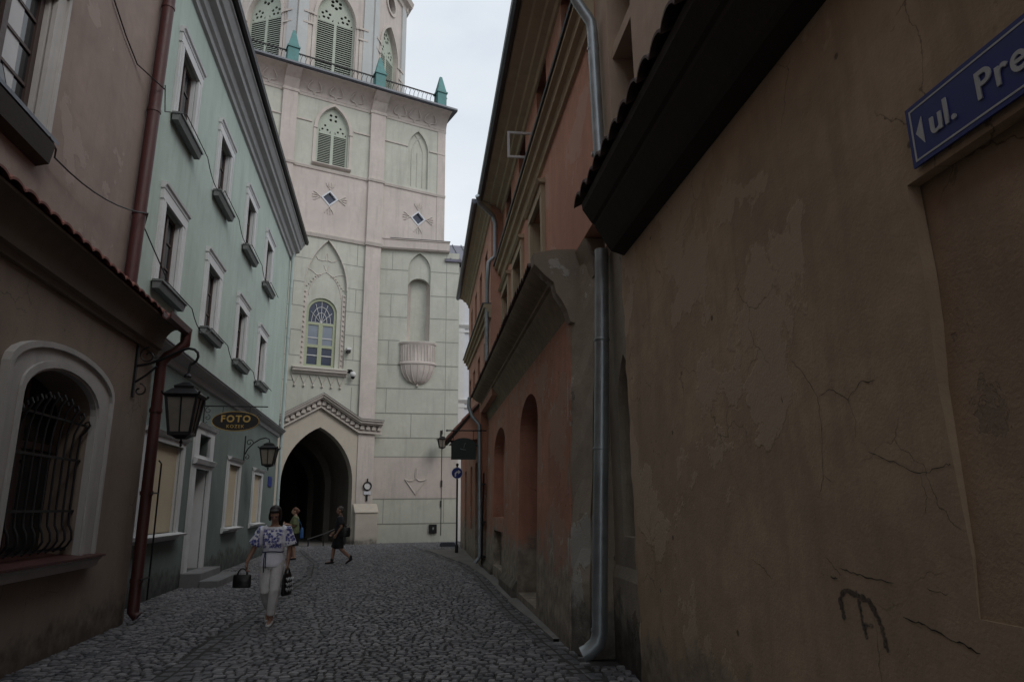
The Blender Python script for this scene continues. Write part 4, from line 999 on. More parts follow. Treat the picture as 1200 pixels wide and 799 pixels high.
CR = [([(-3.62, 2.09), (-3.66, 1.98), (-3.64, 1.9)], .004), ([(-3.34, 1.74), (-3.42, 1.70)], .004), ([(-4.04, 1.71), (-4.06, 1.62), (-4.03, 1.55)], .004), ([(-3.15, 2.38), (-3.25, 2.3), (-3.37, 2.14), (-3.37, 1.98), (-3.34, 1.74), (-3.28, 1.64)], .006), ([(-3.37, 2.14), (-3.5, 2.16), (-3.62, 2.09), (-3.74, 2.15), (-3.85, 2.14)], .007),
      ([(-3.72, 1.83), (-3.86, 1.78), (-4.04, 1.71), (-4.2, 1.74), (-4.22, 1.74)], .007), ([(-3.4, 1.29), (-3.55, 1.27), (-3.78, 1.26)], .010), ([(-3.82, 1.13), (-3.95, 1.11), (-4.1, 1.08), (-4.22, 1.06)], .012),
      ([(-3.28, 1.33), (-3.36, 1.28), (-3.4, 1.25)], .006), ([(-3.3, 1.24), (-3.36, 1.24)], .012), ([(-2.45, 1.27), (-2.6, 1.22), (-2.68, 1.17)], .007), ([(-3.98, 1.26), (-4.1, 1.25)], .006), ([(-3.0, 2.2), (-3.01, 2.16)], .012)]
for pts, wd in CR: ribbon(TN, pts, wd*.55, .003, .006, 6).build('crack', 'crack', th)
ribbon(TN, [(-3.38, 1.05), (-3.36, 1.14), (-3.40, 1.19), (-3.5, 1.18), (-3.6, 1.155), (-3.66, 1.06), (-3.68, .96)], .034, .004, .004, 12).build('scrawled_stroke', 'graffiti', th)
ribbon(TN, [(-3.51, 1.16), (-3.52, 1.08), (-3.54, .99)], .026, .0045, .004, 12).build('scrawled_stroke', 'graffiti', th)
ribbon(TN, [(-3.52, 1.05), (-3.6, 1.06)], .02, .005, .004, 12).build('scrawled_stroke', 'graffiti', th)
k = MB(RA)
k.tube([(-3.42, 4.5, -.32), (-3.42, 3.2, -.27), (-3.44, .34, -.12), (-3.44, .24, -.09), (-3.43, .16, .0), (-3.42, .13, .06)], .08, 18)
for z, o in ((3.42, -.278), (2.2, -.218), (.36, -.125)): k.lathe(RA.p(-3.42, z, o), [(.087, -.016), (.092, 0), (.087, .016)], 18)
k.build('drainpipe', 'zinc', th, smooth='auto')
ns = thing('street_name_sign', 'blue enamel street name plate with white arrow and letters on the tan wall', 'street sign', TN.p(-5, 2.96, .03))
k = MB(TN).box(-5.95, -4.3, 2.955, 3.225, .012, .022); k.build('plate', 'sign_blue', ns)
k = MB(TN); a, b_, c, d_ = -5.93, -4.32, 2.975, 3.205
k.box(a, b_, c, c+.008, .022, .024).box(a, b_, d_-.008, d_, .022, .024).box(a, a+.008, c+.008, d_-.008, .022, .024).box(b_-.008, b_, c+.008, d_-.008, .022, .024); k.build('border', 'sign_white', ns)
MB(TN).plate([(-4.345, 3.09), (-4.385, 3.03), (-4.385, 3.15)], .022, .025).build('arrow', 'sign_white', ns)
text_mesh('lettering', 'ul.', .155, 'sign_white', ns, TN.p(-4.42, 3.04, .024), -TN.d, bold=.002, align='LEFT')
text_mesh('lettering', 'Pre', .155, 'sign_white', ns, TN.p(-4.66, 3.04, .024), -TN.d, bold=.002, align='LEFT', spacing=1.1)

# ================================================================ lanterns, signs, small things
def lantern(name_label, P0, ux, uy, zt, zb, wt, wb, extra):
    """square tapering lantern centred on P0 (x,y); ux, uy unit axes; extra(k) draws the arm"""
    lt = thing('wall_lantern', name_label, 'lantern', V((P0[0], P0[1], zb)), 'iron wall lanterns along the street')
    def q(a, b_, z): return V((P0[0], P0[1], z)) + ux*a + uy*b_
    k = MB(); h = zt-zb
    def ring(z, w_): return [q(a*w_/2, b_*w_/2, z) for a, b_ in ((-1, -1), (1, -1), (1, 1), (-1, 1))]
    def frust(z0, w0, z1, w1):
        k.add(ring(z0, w0)+ring(z1, w1), [(0, 1, 5, 4), (1, 2, 6, 5), (2, 3, 7, 6), (3, 0, 4, 7), (3, 2, 1, 0), (4, 5, 6, 7)])
    t_ = wt*.045
    for a, b_ in ((-1, -1), (1, -1), (1, 1), (-1, 1)):
        k.tube([q(a*wb/2, b_*wb/2, zb), q(a*wt/2, b_*wt/2, zt)], t_, 6, world=True)
    for a, b_ in ((0, -1), (1, 0), (0, 1), (-1, 0)):
        k.tube([q(a*wb/2, b_*wb/2, zb), q(a*wt/2, b_*wt/2, zt)], t_*.55, 5, world=True)
    frust(zb-.03*h, wb*1.1, zb+.06*h, wb*1.12); frust(zb-.12*h, wb*.4, zb-.031*h, wb*.9)
    frust(zt-.02*h, wt*1.06, zt+.05*h, wt*1.22); frust(zt+.051*h, wt*1.2, zt+.22*h, wt*.72); frust(zt+.221*h, wt*.62, zt+.30*h, wt*.66); frust(zt+.301*h, wt*.66, zt+.42*h, wt*.2)
    for a, b_ in ((-1, -1), (1, -1), (1, 1), (-1, 1)): k.ball(q(a*wt*.6, b_*wt*.6, zt+.09*h), wt*.05, seg=6)
    k.ball(q(0, 0, zb-.2*h), wt*.06); k.tube([q(0, 0, zb-.12*h), q(0, 0, zb-.28*h)], wt*.03, 6, world=True); k.ball(q(0, 0, zb-.29*h), wt*.045, seg=6)
    k.build('frame', 'iron', lt)
    k = MB(); a, b_ = ring(zb+.06*h, wb*.94), ring(zt-.03*h, wt*.94); k.add(a+b_, [(0, 1, 5, 4), (1, 2, 6, 5), (2, 3, 7, 6), (3, 0, 4, 7)]); k.build('glass', 'lamp_glass', lt)
    k = MB(); extra(k); k.build('arm', 'iron', lt, smooth='auto')
    return lt
def scroll(k, fr, s, z, o, r, a0, turns, sgn=1, th=.012, n=18):
    pts = []
    for i in range(n+1):
        u = i/n; a = R(a0)+sgn*turns*2*PI*u; rr = r*(1-.8*u)
        pts.append((s, z+rr*math.sin(a), o+rr*math.cos(a)))
    k.tube(pts, th, 6)
def arm1(k):
    s = -.75
    k.box(s-.03, s+.03, 3.2, 4.05, .0, .03)
    k.tube([(s, 3.66, .03), (s, 3.70, .2), (s, 3.80, .42), (s, 3.87, .54), (s, 3.92, .63), (s, 3.945, .72), (s, 3.93, .80), (s, 3.88, .85), (s, 3.82, .86), (s, 3.76, .84), (s, 3.72, .80), (s, 3.70, .76)], .02, 8)
    k.tube([(s, 3.42, .03), (s, 3.52, .16), (s, 3.66, .3)], .017, 8); scroll(k, LB, s, 3.82, .17, .13, 90, 1.2); scroll(k, LB, s, 3.3, .1, .1, 90, -1.0)
    k.tube([(s, 3.70, .76), (s, 3.5, .74)], .016, 8); k.lathe(LB.p(s, 3.52, .74), [(.05, -.02), (.06, 0), (.03, .04)], 8)
_p = LB.p(-.75, 0, .74)
_MB = MB
class ArmMB(MB):
    pass
def with_frame(fr, fn):
    def run(k): k.fr = fr; fn(k)
    return run
lantern('large black iron lantern hanging from a scrolled arm on the brown house', (_p.x, _p.y), LB.n, LB.d, 3.20, 2.66, .42, .28, with_frame(LB, arm1))
def arm2(k):
    s = 8.0
    k.box(s-.025, s+.025, 3.0, 3.75, .0, .03)
    k.tube([(s, 3.2, .03), (s, 3.36, .1), (s, 3.54, .26), (s, 3.66, .44), (s, 3.70, .6), (s, 3.66, .7), (s, 3.56, .72)], .018, 8); scroll(k, LG, s, 3.55, .14, .11, 0, 1.1); scroll(k, LG, s, 3.12, .09, .08, 90, -1)
_p = LG.p(8.0, 0, .72)
lantern('smaller iron lantern beside the green drainpipe, under the ledge of the green house', (_p.x, _p.y), LG.n, LG.d, 3.36, 2.88, .46, .30, with_frame(LG, arm2))
def arm3(k):
    s = 2.92
    k.box(s-.03, s+.03, 4.75, 5.25, .0, .03); k.tube([(s, 4.85, .03), (s, 5.0, .3), (s, 5.16, .5), (s, 5.2, .6), (s, 5.0, .62)], .022, 6)
_p = B.p(2.92, 0, .62)
lantern('small distant iron lantern on the pale wall right of the gateway', (_p.x, _p.y), B.n, B.d, 4.74, 4.36, .40, .26, with_frame(B, arm3))
k = MB(B); k.tube([(2.98, 4.8, .012), (2.98, .3, .012)], .016, 5); k.box(2.94, 3.02, 2.55, 2.85, 0, .05); k.box(2.93, 3.0, 1.6, 1.9, 0, .05)
tag(k.build('lamp_cable', 'cable'), 'thin dark cable running down the pale wall below the distant lantern', 'cable')

# FOTO shop sign
s0 = 3.0
fs = thing('hanging_sign', 'oval black hanging sign reading FOTO in gold letters on the green house', 'sign', LG.p(s0, 3.35, .72))
def ell(rx, rz, o, z, n=32): return [(o+rx*math.cos(2*PI*i/n), z+rz*math.sin(2*PI*i/n)) for i in range(n)]
def cross_plate(fr, s, outline, th):
    """a panel standing out at right angles from the facade; outline in (o,z)"""
    k = MB(fr); k.prof(outline, s-th/2, s+th/2); return k
cross_plate(LG, s0, ell(.535, .235, .72, 3.60), .03).build('board', 'sign_black', fs)
k = MB(LG); k.tube([(s0-.02, z, o) for o, z in ell(.525, .225, .72, 3.60)] + [(s0-.02, 3.60, .72+.525)], .008, 5); k.build('rim', 'sign_gold', fs)
text_mesh('lettering', 'FOTO', .215, 'sign_gold', fs, LG.p(s0-.018, 3.585, .72), LG.n, bold=.006, spacing=1.25)
text_mesh('lettering', 'KOZEK', .105, 'sign_gold', fs, LG.p(s0-.018, 3.445, .72), LG.n, bold=.001, spacing=1.25)
k = MB(LG); k.tube([(s0, 3.95, .0), (s0, 3.95, 1.42)], .015, 6); k.box(s0-.02, s0+.02, 3.4, 4.05, 0, .02)
for o in (.42, 1.02): k.tube([(s0, 3.95, o), (s0, 3.77, o)], .007, 5)
scroll(k, LG, s0, 3.85, .1, .08, 90, 1.1, th=.008); scroll(k, LG, s0, 3.68, .09, .07, 90, -1.1, th=.008); scroll(k, LG, s0, 3.5, .09, .07, 90, 1.1, th=.008); scroll(k, LG, s0, 3.72, 1.22, .06, 0, 1.1, th=.007)
k.build('bracket', 'iron', fs)

# arched shop sign on the red house
s1 = 7.95
gs = thing('hanging_sign', 'dark green arch-topped hanging sign in front of the far red house', 'sign', RA.p(s1, 2.84, .62))
ol = [(.29, 2.84), (.96, 2.84), (.96, 3.22)] + [(.625+.335*math.cos(R(a)), 3.22+.2*math.sin(R(a))) for a in range(15, 166, 15)] + [(.29, 3.22)]
cross_plate(RA, s1, ol, .05).build('board', 'sign_green', gs)
k = MB(RA)
k.tube([(s1-.03, 3.10, .56), (s1-.03, 3.11, .66), (s1-.03, 3.13, .72)], .008, 5); k.tube([(s1-.03, 3.15, .62), (s1-.03, 3.24, .60), (s1-.03, 3.27, .57)], .008, 5); k.ball(RA.p(s1-.03, 3.27, .575), .014, seg=6)
k.build('emblem', 'sign_pale', gs)
k = MB(RA); k.tube([(s1, 3.62, .0), (s1, 3.62, 1.06)], .018, 6); k.ball(RA.p(s1, 3.62, 1.08), .03, seg=6)
for o in (.36, .9): k.tube([(s1, 3.62, o), (s1, 3.3 if o < .6 else 3.22, o)], .007, 5)
k.build('bracket', 'iron', gs)

# turn-right road sign
pp = V((-2.05, 25.36, 0))
rs = thing('road_sign', 'round blue road sign with a white right-turn arrow on a thin dark pole', 'road sign', pp)
k = MB(); k.tube([pp, pp+V((0, 0, 3.05))], .035, 10, world=True); k.ball(pp+V((0, 0, 3.1)), .055, seg=8); k.lathe(pp, [(.06, 0), (.06, .25), (.04, .3)], 10); k.build('pole', 'iron', rs, smooth='auto')
FS = Frame((pp.x, pp.y-.05), (1, 0), (0, -1))
k = MB(FS); k.plate(ell(.205, .205, 0, 2.80), 0, .02); k.build('rim', 'sign_white', rs)
k = MB(FS); k.plate(ell(.192, .192, 0, 2.80), .021, .026); k.build('disc', 'sign_blue', rs)
k = MB(FS)
k.plate([(-.085, 2.67), (-.035, 2.67), (-.035, 2.775), (.0, 2.81), (.04, 2.81), (.04, 2.755), (.135, 2.835), (.04, 2.915), (.04, 2.86), (-.02, 2.86), (-.085, 2.795)], .0265, .03); k.build('arrow', 'sign_white', rs)

# round dial on the gateway pilaster
ck = thing('wall_dial', 'small round white dial in a black ring on the gateway pilaster', 'dial', T.p(-.09, 1.95, .3))
k = MB(T); k.plate(ell(.20, .2, -.09, 2.58), .24, .31, [ell(.155, .155, -.09, 2.58)]); k.tube([(-.09, 2.78, .27), (-.09, 2.92, .27)], .03, 6); k.box(-.14, -.06, 1.9, 2.2, .23, .28); k.box(-.14, -.04, 2.35, 2.39, .23, .28); k.build('ring', 'iron', ck)
k = MB(T); k.plate(ell(.165, .165, -.09, 2.58), .24, .27); k.build('dial_face', 'white_paint', ck)
k = MB(T); k.box(-.24, .08, 2.2, 2.35, .23, .27); k.build('plate', 'white_plaster', ck)

# cameras on the tower
c1 = thing('security_camera', 'pale box camera on the tower wall right of its arched window', 'camera', T.p(-1.25, 8.85, .15))
k = MB(T); k.box(-1.36, -1.14, 8.9, 9.02, .05, .32); k.build('housing', 'white_paint', c1, bevel=.02)
k = MB(T); k.box(-1.33, -1.17, 8.78, 8.895, .06, .3); k.tube([(-1.25, 8.85, 0), (-1.25, 8.85, .1)], .04, 6); k.build('lens_block', 'iron', c1)
c2 = thing('security_camera', 'white ball camera below the window sill of the tower', 'camera', T.p(-1.02, 7.6, .2))
k = MB(T); k.ball(T.p(-1.0, 7.74, .25), .15, seg=14); k.build('housing', 'white_paint', c2, smooth=True)
k = MB(T); k.ball(T.p(-1.0, 7.62, .26), .1, seg=10); k.tube([(-1.12, 7.95, .0), (-1.08, 7.95, .2), (-1.02, 7.86, .25)], .05, 8); k.box(-1.2, -1.05, 7.85, 8.02, 0, .04); k.build('lens_block', 'iron', c2, smooth='auto')

# handrail, boxes on the wall and ground
hr = thing('handrail', 'low metal handrail sloping down to the left in front of the gateway', 'handrail', T.p(-2.2, 0, .5))
k = MB(T); k.tube([(-2.75, .30, .5), (-2.0, .52, .5), (-1.3, .83, .5), (-.95, .85, .5)], .022, 8); k.build('rail', 'rail_grey', hr, smooth='auto')
for s, z in ((-1.12, .83), (-2.05, .5), (-2.7, .3)): MB(T).tube([(s, -.02, .5), (s, z, .5)], .03, 8).build('post', 'iron', hr)
mb_ = thing('meter_box', 'black metal box low on the pale wall right of the gateway', 'box', B.p(2.6, .4))
k = MB(B); k.box(2.41, 2.78, .40, .81, 0, .09); k.build('case', 'iron', mb_, bevel=.01)
k = MB(B); k.plate([(2.58, .56), (2.63, .56), (2.65, .66), (2.60, .69), (2.57, .65)], .09, .095); k.build('mark', 'sign_pale', mb_)
k = MB(); k.box(-3.1, -2.45, 29.6, 30.1, 0.0, .14); k.box(-3.05, -2.5, 29.65, 30.05, .14, .17)
tag(k.build('drain_box', 'zinc_dark'), 'low dark box on the cobbles behind the road sign pole', 'box')

# ================================================================ people
paint('skin', (.34, .19, .13), .55, var=.08, scale=20); paint('skin_pale', (.42, .26, .19), .55, var=.08, scale=20)
paint('hair_dark', (.022, .014, .012), .55, var=.4, scale=60, bump=.5); paint('hair_red', (.16, .062, .035), .6, var=.4, scale=60, bump=.5); paint('hair_grey', (.10, .085, .075), .65, var=.4, scale=60, bump=.5)
paint('trousers', (.66, .64, .62), .85, var=.08, scale=25, bump=.15); paint('shoe_white', (.55, .54, .52), .6); paint('black_cloth', (.013, .013, .016), .85, var=.3, scale=25, bump=.2)
paint('black_tee', (.022, .023, .027), .85, var=.2, scale=25, bump=.2); paint('green_cloth', (.16, .19, .095), .85, var=.3, scale=9, bump=.2); paint('blue_bag', (.025, .11, .30), .6); paint('leather', (.010, .009, .009), .4, var=.3)
paint('cord_blue', (.03, .035, .10), .8); paint('eye_dark', (.01, .008, .007), .3); paint('lips', (.30, .09, .08), .5)
m, t, b = newmat('embroidered')
tcn = nd(t, 'ShaderNodeTexCoord').outputs['Object']
sx = nd(t, 'ShaderNodeSeparateXYZ'); t.links.new(tcn, sx.inputs[0])
vo = nd(t, 'ShaderNodeTexVoronoi'); vo.inputs['Scale'].default_value = 24; t.links.new(tcn, vo.inputs['Vector'])
vo2 = nd(t, 'ShaderNodeTexVoronoi'); vo2.inputs['Scale'].default_value = 60; t.links.new(tcn, vo2.inputs['Vector'])
fl = math_(t, 'MULTIPLY', ramp(t, vo.outputs['Distance'], .62, .46), ramp(t, vo2.outputs['Distance'], .25, .42, .45, 1))
ax = math_(t, 'ABSOLUTE', sx.outputs[0], 0)
chest = math_(t, 'MULTIPLY', math_(t, 'MULTIPLY', ramp(t, sx.outputs[2], 1.03, 1.07), ramp(t, ax, .15, .12)), ramp(t, sx.outputs[2], 1.33, 1.30))
sleeve = math_(t, 'MULTIPLY', ramp(t, ax, .17, .19), ramp(t, sx.outputs[2], 1.0, 1.03))
zone = math_(t, 'MAXIMUM', chest, sleeve)
t.links.new(mixc(t, math_(t, 'MULTIPLY', fl, zone), (.82, .82, .88), (.05, .06, .30)), b.inputs['Base Color']); b.inputs['Roughness'].default_value = .85
bp = nd(t, 'ShaderNodeBump'); bp.inputs['Strength'].default_value = .35; bp.inputs['Distance'].default_value = .02
t.links.new(noise(t, tcn, 9, 4, .6), bp.inputs['Height']); t.links.new(bp.outputs[0], b.inputs['Normal'])

def chain(k, pts, radii, seg=12, flat=None, axis=None):
    """tapered limb through pts; radii numbers or (across, deep) pairs; rounded ends"""
    P = [V(p) for p in pts]; n = len(P); rings = []; prev = None
    rr = [(r, r) if isinstance(r, (int, float)) else r for r in radii]
    d0 = (P[1]-P[0]).normalized(); d1 = (P[-1]-P[-2]).normalized()
    ext = [(P[0]-d0*rr[0][0]*c, (rr[0][0]*f, rr[0][1]*f)) for c, f in ((.92, .38), (.6, .8))] + list(zip(P, rr)) + [(P[-1]+d1*rr[-1][0]*c, (rr[-1][0]*f, rr[-1][1]*f)) for c, f in ((.6, .8), (.92, .38))]
    Q = [e[0] for e in ext]; N = len(Q)
    for i, (p, r) in enumerate(ext):
        d = (Q[min(i+1, N-1)]-Q[max(i-1, 0)]).normalized()
        a = V(axis or (1, 0, 0)); a = a-d*a.dot(d)
        a = a.normalized() if a.length > .15 else (V((0, 1, 0))-d*d.y).normalized()
        b_ = d.cross(a)
        rings += [p+a*math.cos(2*PI*j/seg)*r[0]+b_*math.sin(2*PI*j/seg)*r[1] for j in range(seg)]
    fs = [(i*seg+j, i*seg+(j+1) % seg, (i+1)*seg+(j+1) % seg, (i+1)*seg+j) for i in range(N-1) for j in range(seg)] + [list(range(seg))[::-1], [(N-1)*seg+j for j in range(seg)]]
    k.add(rings, fs)
def fuse(k, name, mat, parent, M, voxel=.008, smooth=4, folds=0):
    """join the volumes into one continuous surface"""
    me = bpy.data.meshes.new('f'); me.from_pydata([tuple(v) for v in k.v], [], k.f)
    bm = bmesh.new(); bm.from_mesh(me); bmesh.ops.recalc_face_normals(bm, faces=bm.faces); bm.to_mesh(me); bm.free()
    ob = bpy.data.objects.new('f', me); COL.objects.link(ob)
    r_ = ob.modifiers.new('r', 'REMESH'); r_.mode = 'VOXEL'; r_.voxel_size = voxel
    if smooth: s_ = ob.modifiers.new('s', 'SMOOTH'); s_.iterations = smooth; s_.factor = .5
    if folds:
        tx = bpy.data.textures.new('folds', 'CLOUDS'); tx.noise_scale = .09
        dm = ob.modifiers.new('d', 'DISPLACE'); dm.texture = tx; dm.strength = folds; dm.texture_coords = 'LOCAL'; dm.mid_level = .5
    dg = bpy.context.evaluated_depsgraph_get(); out_ = bpy.data.meshes.new_from_object(ob.evaluated_get(dg)); bpy.data.objects.remove(ob)
    out_.transform(M)
    for p in out_.polygons: p.use_smooth = True
    out_.materials.clear(); out_.materials.append(MATS[mat]); out_.name = name
    o = bpy.data.objects.new(name, out_); COL.objects.link(o); o.parent = parent; o['_w'] = parent['_w']; return o
def lofts(k, rings, seg=20):
    """stack of ellipses (cx,cy,z,rx,ry)"""
    n = len(rings); vs = [V((cx+rx*math.cos(2*PI*j/seg), cy+ry*math.sin(2*PI*j/seg), z)) for cx, cy, z, rx, ry in rings for j in range(seg)]
    k.add(vs, [(i*seg+j, i*seg+(j+1) % seg, (i+1)*seg+(j+1) % seg, (i+1)*seg+j) for i in range(n-1) for j in range(seg)] + [list(range(seg))[::-1], [(n-1)*seg+j for j in range(seg)]])
def cone(k, pts, radii, seg=16):
    """sleeve or trouser leg: open-ended look, flat ends"""
    P = [V(p) for p in pts]; n = len(P); rings = []
    for i, (p, r) in enumerate(zip(P, radii)):
        d = (P[min(i+1, n-1)]-P[max(i-1, 0)]).normalized(); a = V((1, 0, 0)); a = a-d*a.dot(d)
        a = a.normalized() if a.length > .2 else (V((0, 1, 0))-d*d.y).normalized(); b_ = d.cross(a)
        rings += [p+a*math.cos(2*PI*j/seg)*r+b_*math.sin(2*PI*j/seg)*r for j in range(seg)]
    k.add(rings, [(i*seg+j, i*seg+(j+1) % seg, (i+1)*seg+(j+1) % seg, (i+1)*seg+j) for i in range(n-1) for j in range(seg)] + [list(range(seg))[::-1], [(n-1)*seg+j for j in range(seg)]])
def hand(k, wr, dirn, side, curl=.9):
    """palm, four fingers and a thumb hanging from the wrist and closing round a handle"""
    wr = V(wr); d = V(dirn).normalized(); a = V((0, 1, 0)); a = (a-d*a.dot(d)).normalized(); n = d.cross(a)*side
    chain(k, [wr-d*.01, wr+d*.045, wr+d*.085], [(.02, .026), (.017, .036), (.016, .038)], 10, axis=tuple(n))
    for i, (off, ln) in enumerate(((-.03, .062), (-.01, .072), (.01, .068), (.029, .052))):
        b0 = wr+d*.085+a*off; b1 = b0+d*ln*.5-n*.006; b2 = b1+(d*math.cos(curl)-n*math.sin(curl))*ln*.35; b3 = b2+(d*math.cos(curl*2)-n*math.sin(curl*2))*ln*.3
        chain(k, [b0, b1, b2, b3], [.0095, .009, .0085, .0075], 8)
    t0 = wr+d*.03-a*.03; chain(k, [t0, t0+d*.03-a*.018-n*.01, t0+d*.055-a*.012-n*.026], [.011, .0105, .009], 8)
def person(label, loc, heading, spec):
    pr = thing('person', label, 'person', V(loc)); M = Matrix.Rotation(heading, 4, 'Z')
    J = spec['J']; k = MB(); sc = spec.get('w', 1.0)
    # trunk, neck, head
    lofts(k, [(0, .0, .80, .13*sc, .10*sc), (0, .0, .90, .155*sc, .11*sc), (0, -.005, 1.02, .13*sc, .095*sc), (0, -.01, 1.16, .15*sc, .105*sc), (0, .0, 1.27, .155*sc, .095*sc), (0, .01, 1.33, .12*sc, .075*sc), (0, .005, 1.37, .06, .055)])
    hd = V(J['head']); nk = V((0, .01, 1.34)); fwd = V(spec.get('look', (0, -1, -.1))).normalized()
    chain(k, [nk, nk*.4+hd*.6+V((0, .012, -.03))], [.055, .05])
    right = fwd.cross(V((0, 0, 1))).normalized(); upv = right.cross(fwd).normalized()
    def H(x, y, z): return hd+right*x+fwd*y+upv*z
    def eb(c, rx, ry, rz, seg=16):
        n = 10; vs = []
        for i in range(1, n):
            for j in range(seg):
                p = V((rx*math.sin(PI*i/n)*math.cos(2*PI*j/seg), ry*math.sin(PI*i/n)*math.sin(2*PI*j/seg), rz*math.cos(PI*i/n))); vs.append(H(c[0]+p.x, c[1]+p.y, c[2]+p.z))
        q = len(vs); vs += [H(c[0], c[1], c[2]+rz), H(c[0], c[1], c[2]-rz)]
        return vs, [(i*seg+j, i*seg+(j+1) % seg, (i+1)*seg+(j+1) % seg, (i+1)*seg+j) for i in range(n-2) for j in range(seg)] + [(q, (j+1) % seg, j) for j in range(seg)] + [(q+1, (n-2)*seg+j, (n-2)*seg+(j+1) % seg) for j in range(seg)]
    k.add(*eb((0, -.012, .022), .074, .092, .092)); k.add(*eb((0, .012, -.045), .054, .068, .068)); k.add(*eb((0, .05, -.075), .028, .03, .026))
    k.add(*eb((0, .088, -.018), .012, .02, .022, 8)); k.add(*eb((0, .098, -.03), .015, .013, .011, 8)); k.add(*eb((0, .075, .018), .055, .012, .012, 8)); k.add(*eb((0, .078, -.062), .02, .01, .008, 8))
    for sg in (-1, 1): k.add(*eb((sg*.074, -.01, -.01), .012, .022, .032, 8))
    for sd, nm in ((1, 'l'), (-1, 'r')):
        sh, el, wr = (V(J[nm+x]) for x in ('sh', 'el', 'wr'))
        chain(k, [sh, sh.lerp(el, .5), el], [.05*sc, .044*sc, .036*sc]); chain(k, [el, el.lerp(wr, .35), wr], [.037*sc, .036*sc, .024])
        hand(k, wr, wr-el if 'hd' not in spec else spec['hd'], sd, spec.get('curl', .9))
        hp, kn, an, to = (V(J[nm+x]) for x in ('hp', 'kn', 'an', 'to'))
        chain(k, [hp, hp.lerp(kn, .5), kn], [.082*sc, .07*sc, .053*sc]); chain(k, [kn, kn.lerp(an, .32), an], [.052*sc, .054*sc, .034])
        chain(k, [an+(an-to).normalized()*.035-V((0, 0, .035)), an.lerp(to, .5)-V((0, 0, .012)), to], [.034, .037, .028], axis=(1, 0, 0))
    fuse(k, 'body', spec['skin'], pr, M, .0075, 3)
    k = MB()                                     # face: eyes and mouth
    for sg in (-1, 1): k.add(*eb((sg*.03, .083, .0), .011, .006, .006, 8))
    fuse_plain(k, 'eyes', 'eye_dark', pr, M)
    k = MB(); k.add(*eb((0, .0885, -.062), .019, .006, .006, 8)); fuse_plain(k, 'lips', 'lips', pr, M)
    k = MB()
    for c, r_ in spec['hair_parts']: k.add(*eb(c, *r_))
    fuse(k, 'hair', spec['hair'], pr, M, .008, 2, .012)
    return pr, M, H
def fuse_plain(k, name, mat, parent, M):
    me = bpy.data.meshes.new(name); me.from_pydata([tuple(M @ v) for v in k.v], [], k.f)
    bm = bmesh.new(); bm.from_mesh(me); bmesh.ops.recalc_face_normals(bm, faces=bm.faces); bm.to_mesh(me); bm.free()
    for p in me.polygons: p.use_smooth = True
    me.materials.append(MATS[mat]); o = bpy.data.objects.new(name, me); COL.objects.link(o); o.parent = parent; o['_w'] = parent['_w']; return o
def shoes(J, pr, M, mat, hi=.0):
    for nm in 'lr':
        an, to = V(J[nm+'an']), V(J[nm+'to']); k = MB(); d = (to-an).normalized()
        heel = an-d*.03-V((0, 0, .045))
        chain(k, [heel, an.lerp(to, .45)-V((0, 0, .018)), to+d*.01], [(.042, .036), (.046, .034), (.038, .024)], axis=(1, 0, 0))
        if hi: chain(k, [an-V((0, 0, .03)), an+V((0, 0, hi))], [.045, .045])
        fuse(k, 'shoe', mat, pr, M, .007, 2)

# --- woman with the embroidered blouse
J = dict(head=(0, -.045, 1.515), lsh=(.165, .0, 1.30), lel=(.225, .03, 1.05), lwr=(.215, -.01, .83), rsh=(-.165, .0, 1.30), rel=(-.27, .02, 1.06), rwr=(-.345, -.05, .86),
         lhp=(.078, 0, .84), lkn=(.075, -.13, .47), lan=(.04, -.10, .085), lto=(.045, -.25, .03), rhp=(-.078, 0, .84), rkn=(-.07, -.06, .46), ran=(-.055, .27, .17), rto=(-.055, .16, .045))
spec = dict(J=J, skin='skin', hair='hair_dark', look=(.03, -1, -.42), hd=(0, 0, -1), curl=1.1,
            hair_parts=[((0, -.03, .045), (.088, .095, .085)), ((0, -.055, -.02), (.09, .07, .09)), ((-.07, -.01, -.025), (.026, .055, .075)), ((.07, -.01, -.025), (.026, .055, .075)), ((0, .052, .072), (.066, .034, .028))])
WX, WY = -3.50, 10.35
wm, M, H = person('woman with dark bob in white and blue embroidered blouse carrying two bags', (WX, WY, 0), R(8), spec)
k = MB(); lofts(k, [(0, .0, .79, .178, .135), (0, 0, .80, .18, .137), (0, -.005, .92, .165, .125), (0, -.01, 1.0, .142, .11), (0, -.015, 1.12, .165, .125), (0, -.01, 1.22, .172, .122), (0, .0, 1.30, .165, .1), (0, .01, 1.345, .125, .082)])
for nm, sg in (('l', 1), ('r', -1)):
    sh, el = V(J[nm+'sh']), V(J[nm+'el']); cone(k, [sh+V((-sg*.05, 0, .012)), sh+V((sg*.0, 0, .01)), sh.lerp(el, .45)+V((sg*.01, 0, 0)), sh.lerp(el, .85)+V((sg*.012, 0, 0))], [.07, .078, .086, .098])
fuse(k, 'blouse', 'embroidered', wm, M, .0075, 3, .016)
k = MB(); pts = [(.148*math.cos(a), -.012+.117*math.sin(a), 1.0+.006*math.sin(3*a)) for a in np.linspace(0, 2*PI, 25)]; k.tube(pts, .008, 6); k.tube([(-.09, -.115, 1.0), (-.10, -.13, .9), (-.09, -.145, .72)], .007, 5); k.tube([(-.08, -.115, 1.0), (-.075, -.135, .88), (-.07, -.14, .78)], .007, 5)
fuse_plain(k, 'cord_belt', 'cord_blue', wm, M)
k = MB(); lofts(k, [(0, 0, .76, .15, .115), (0, 0, .9, .158, .118), (0, 0, .95, .145, .108)])
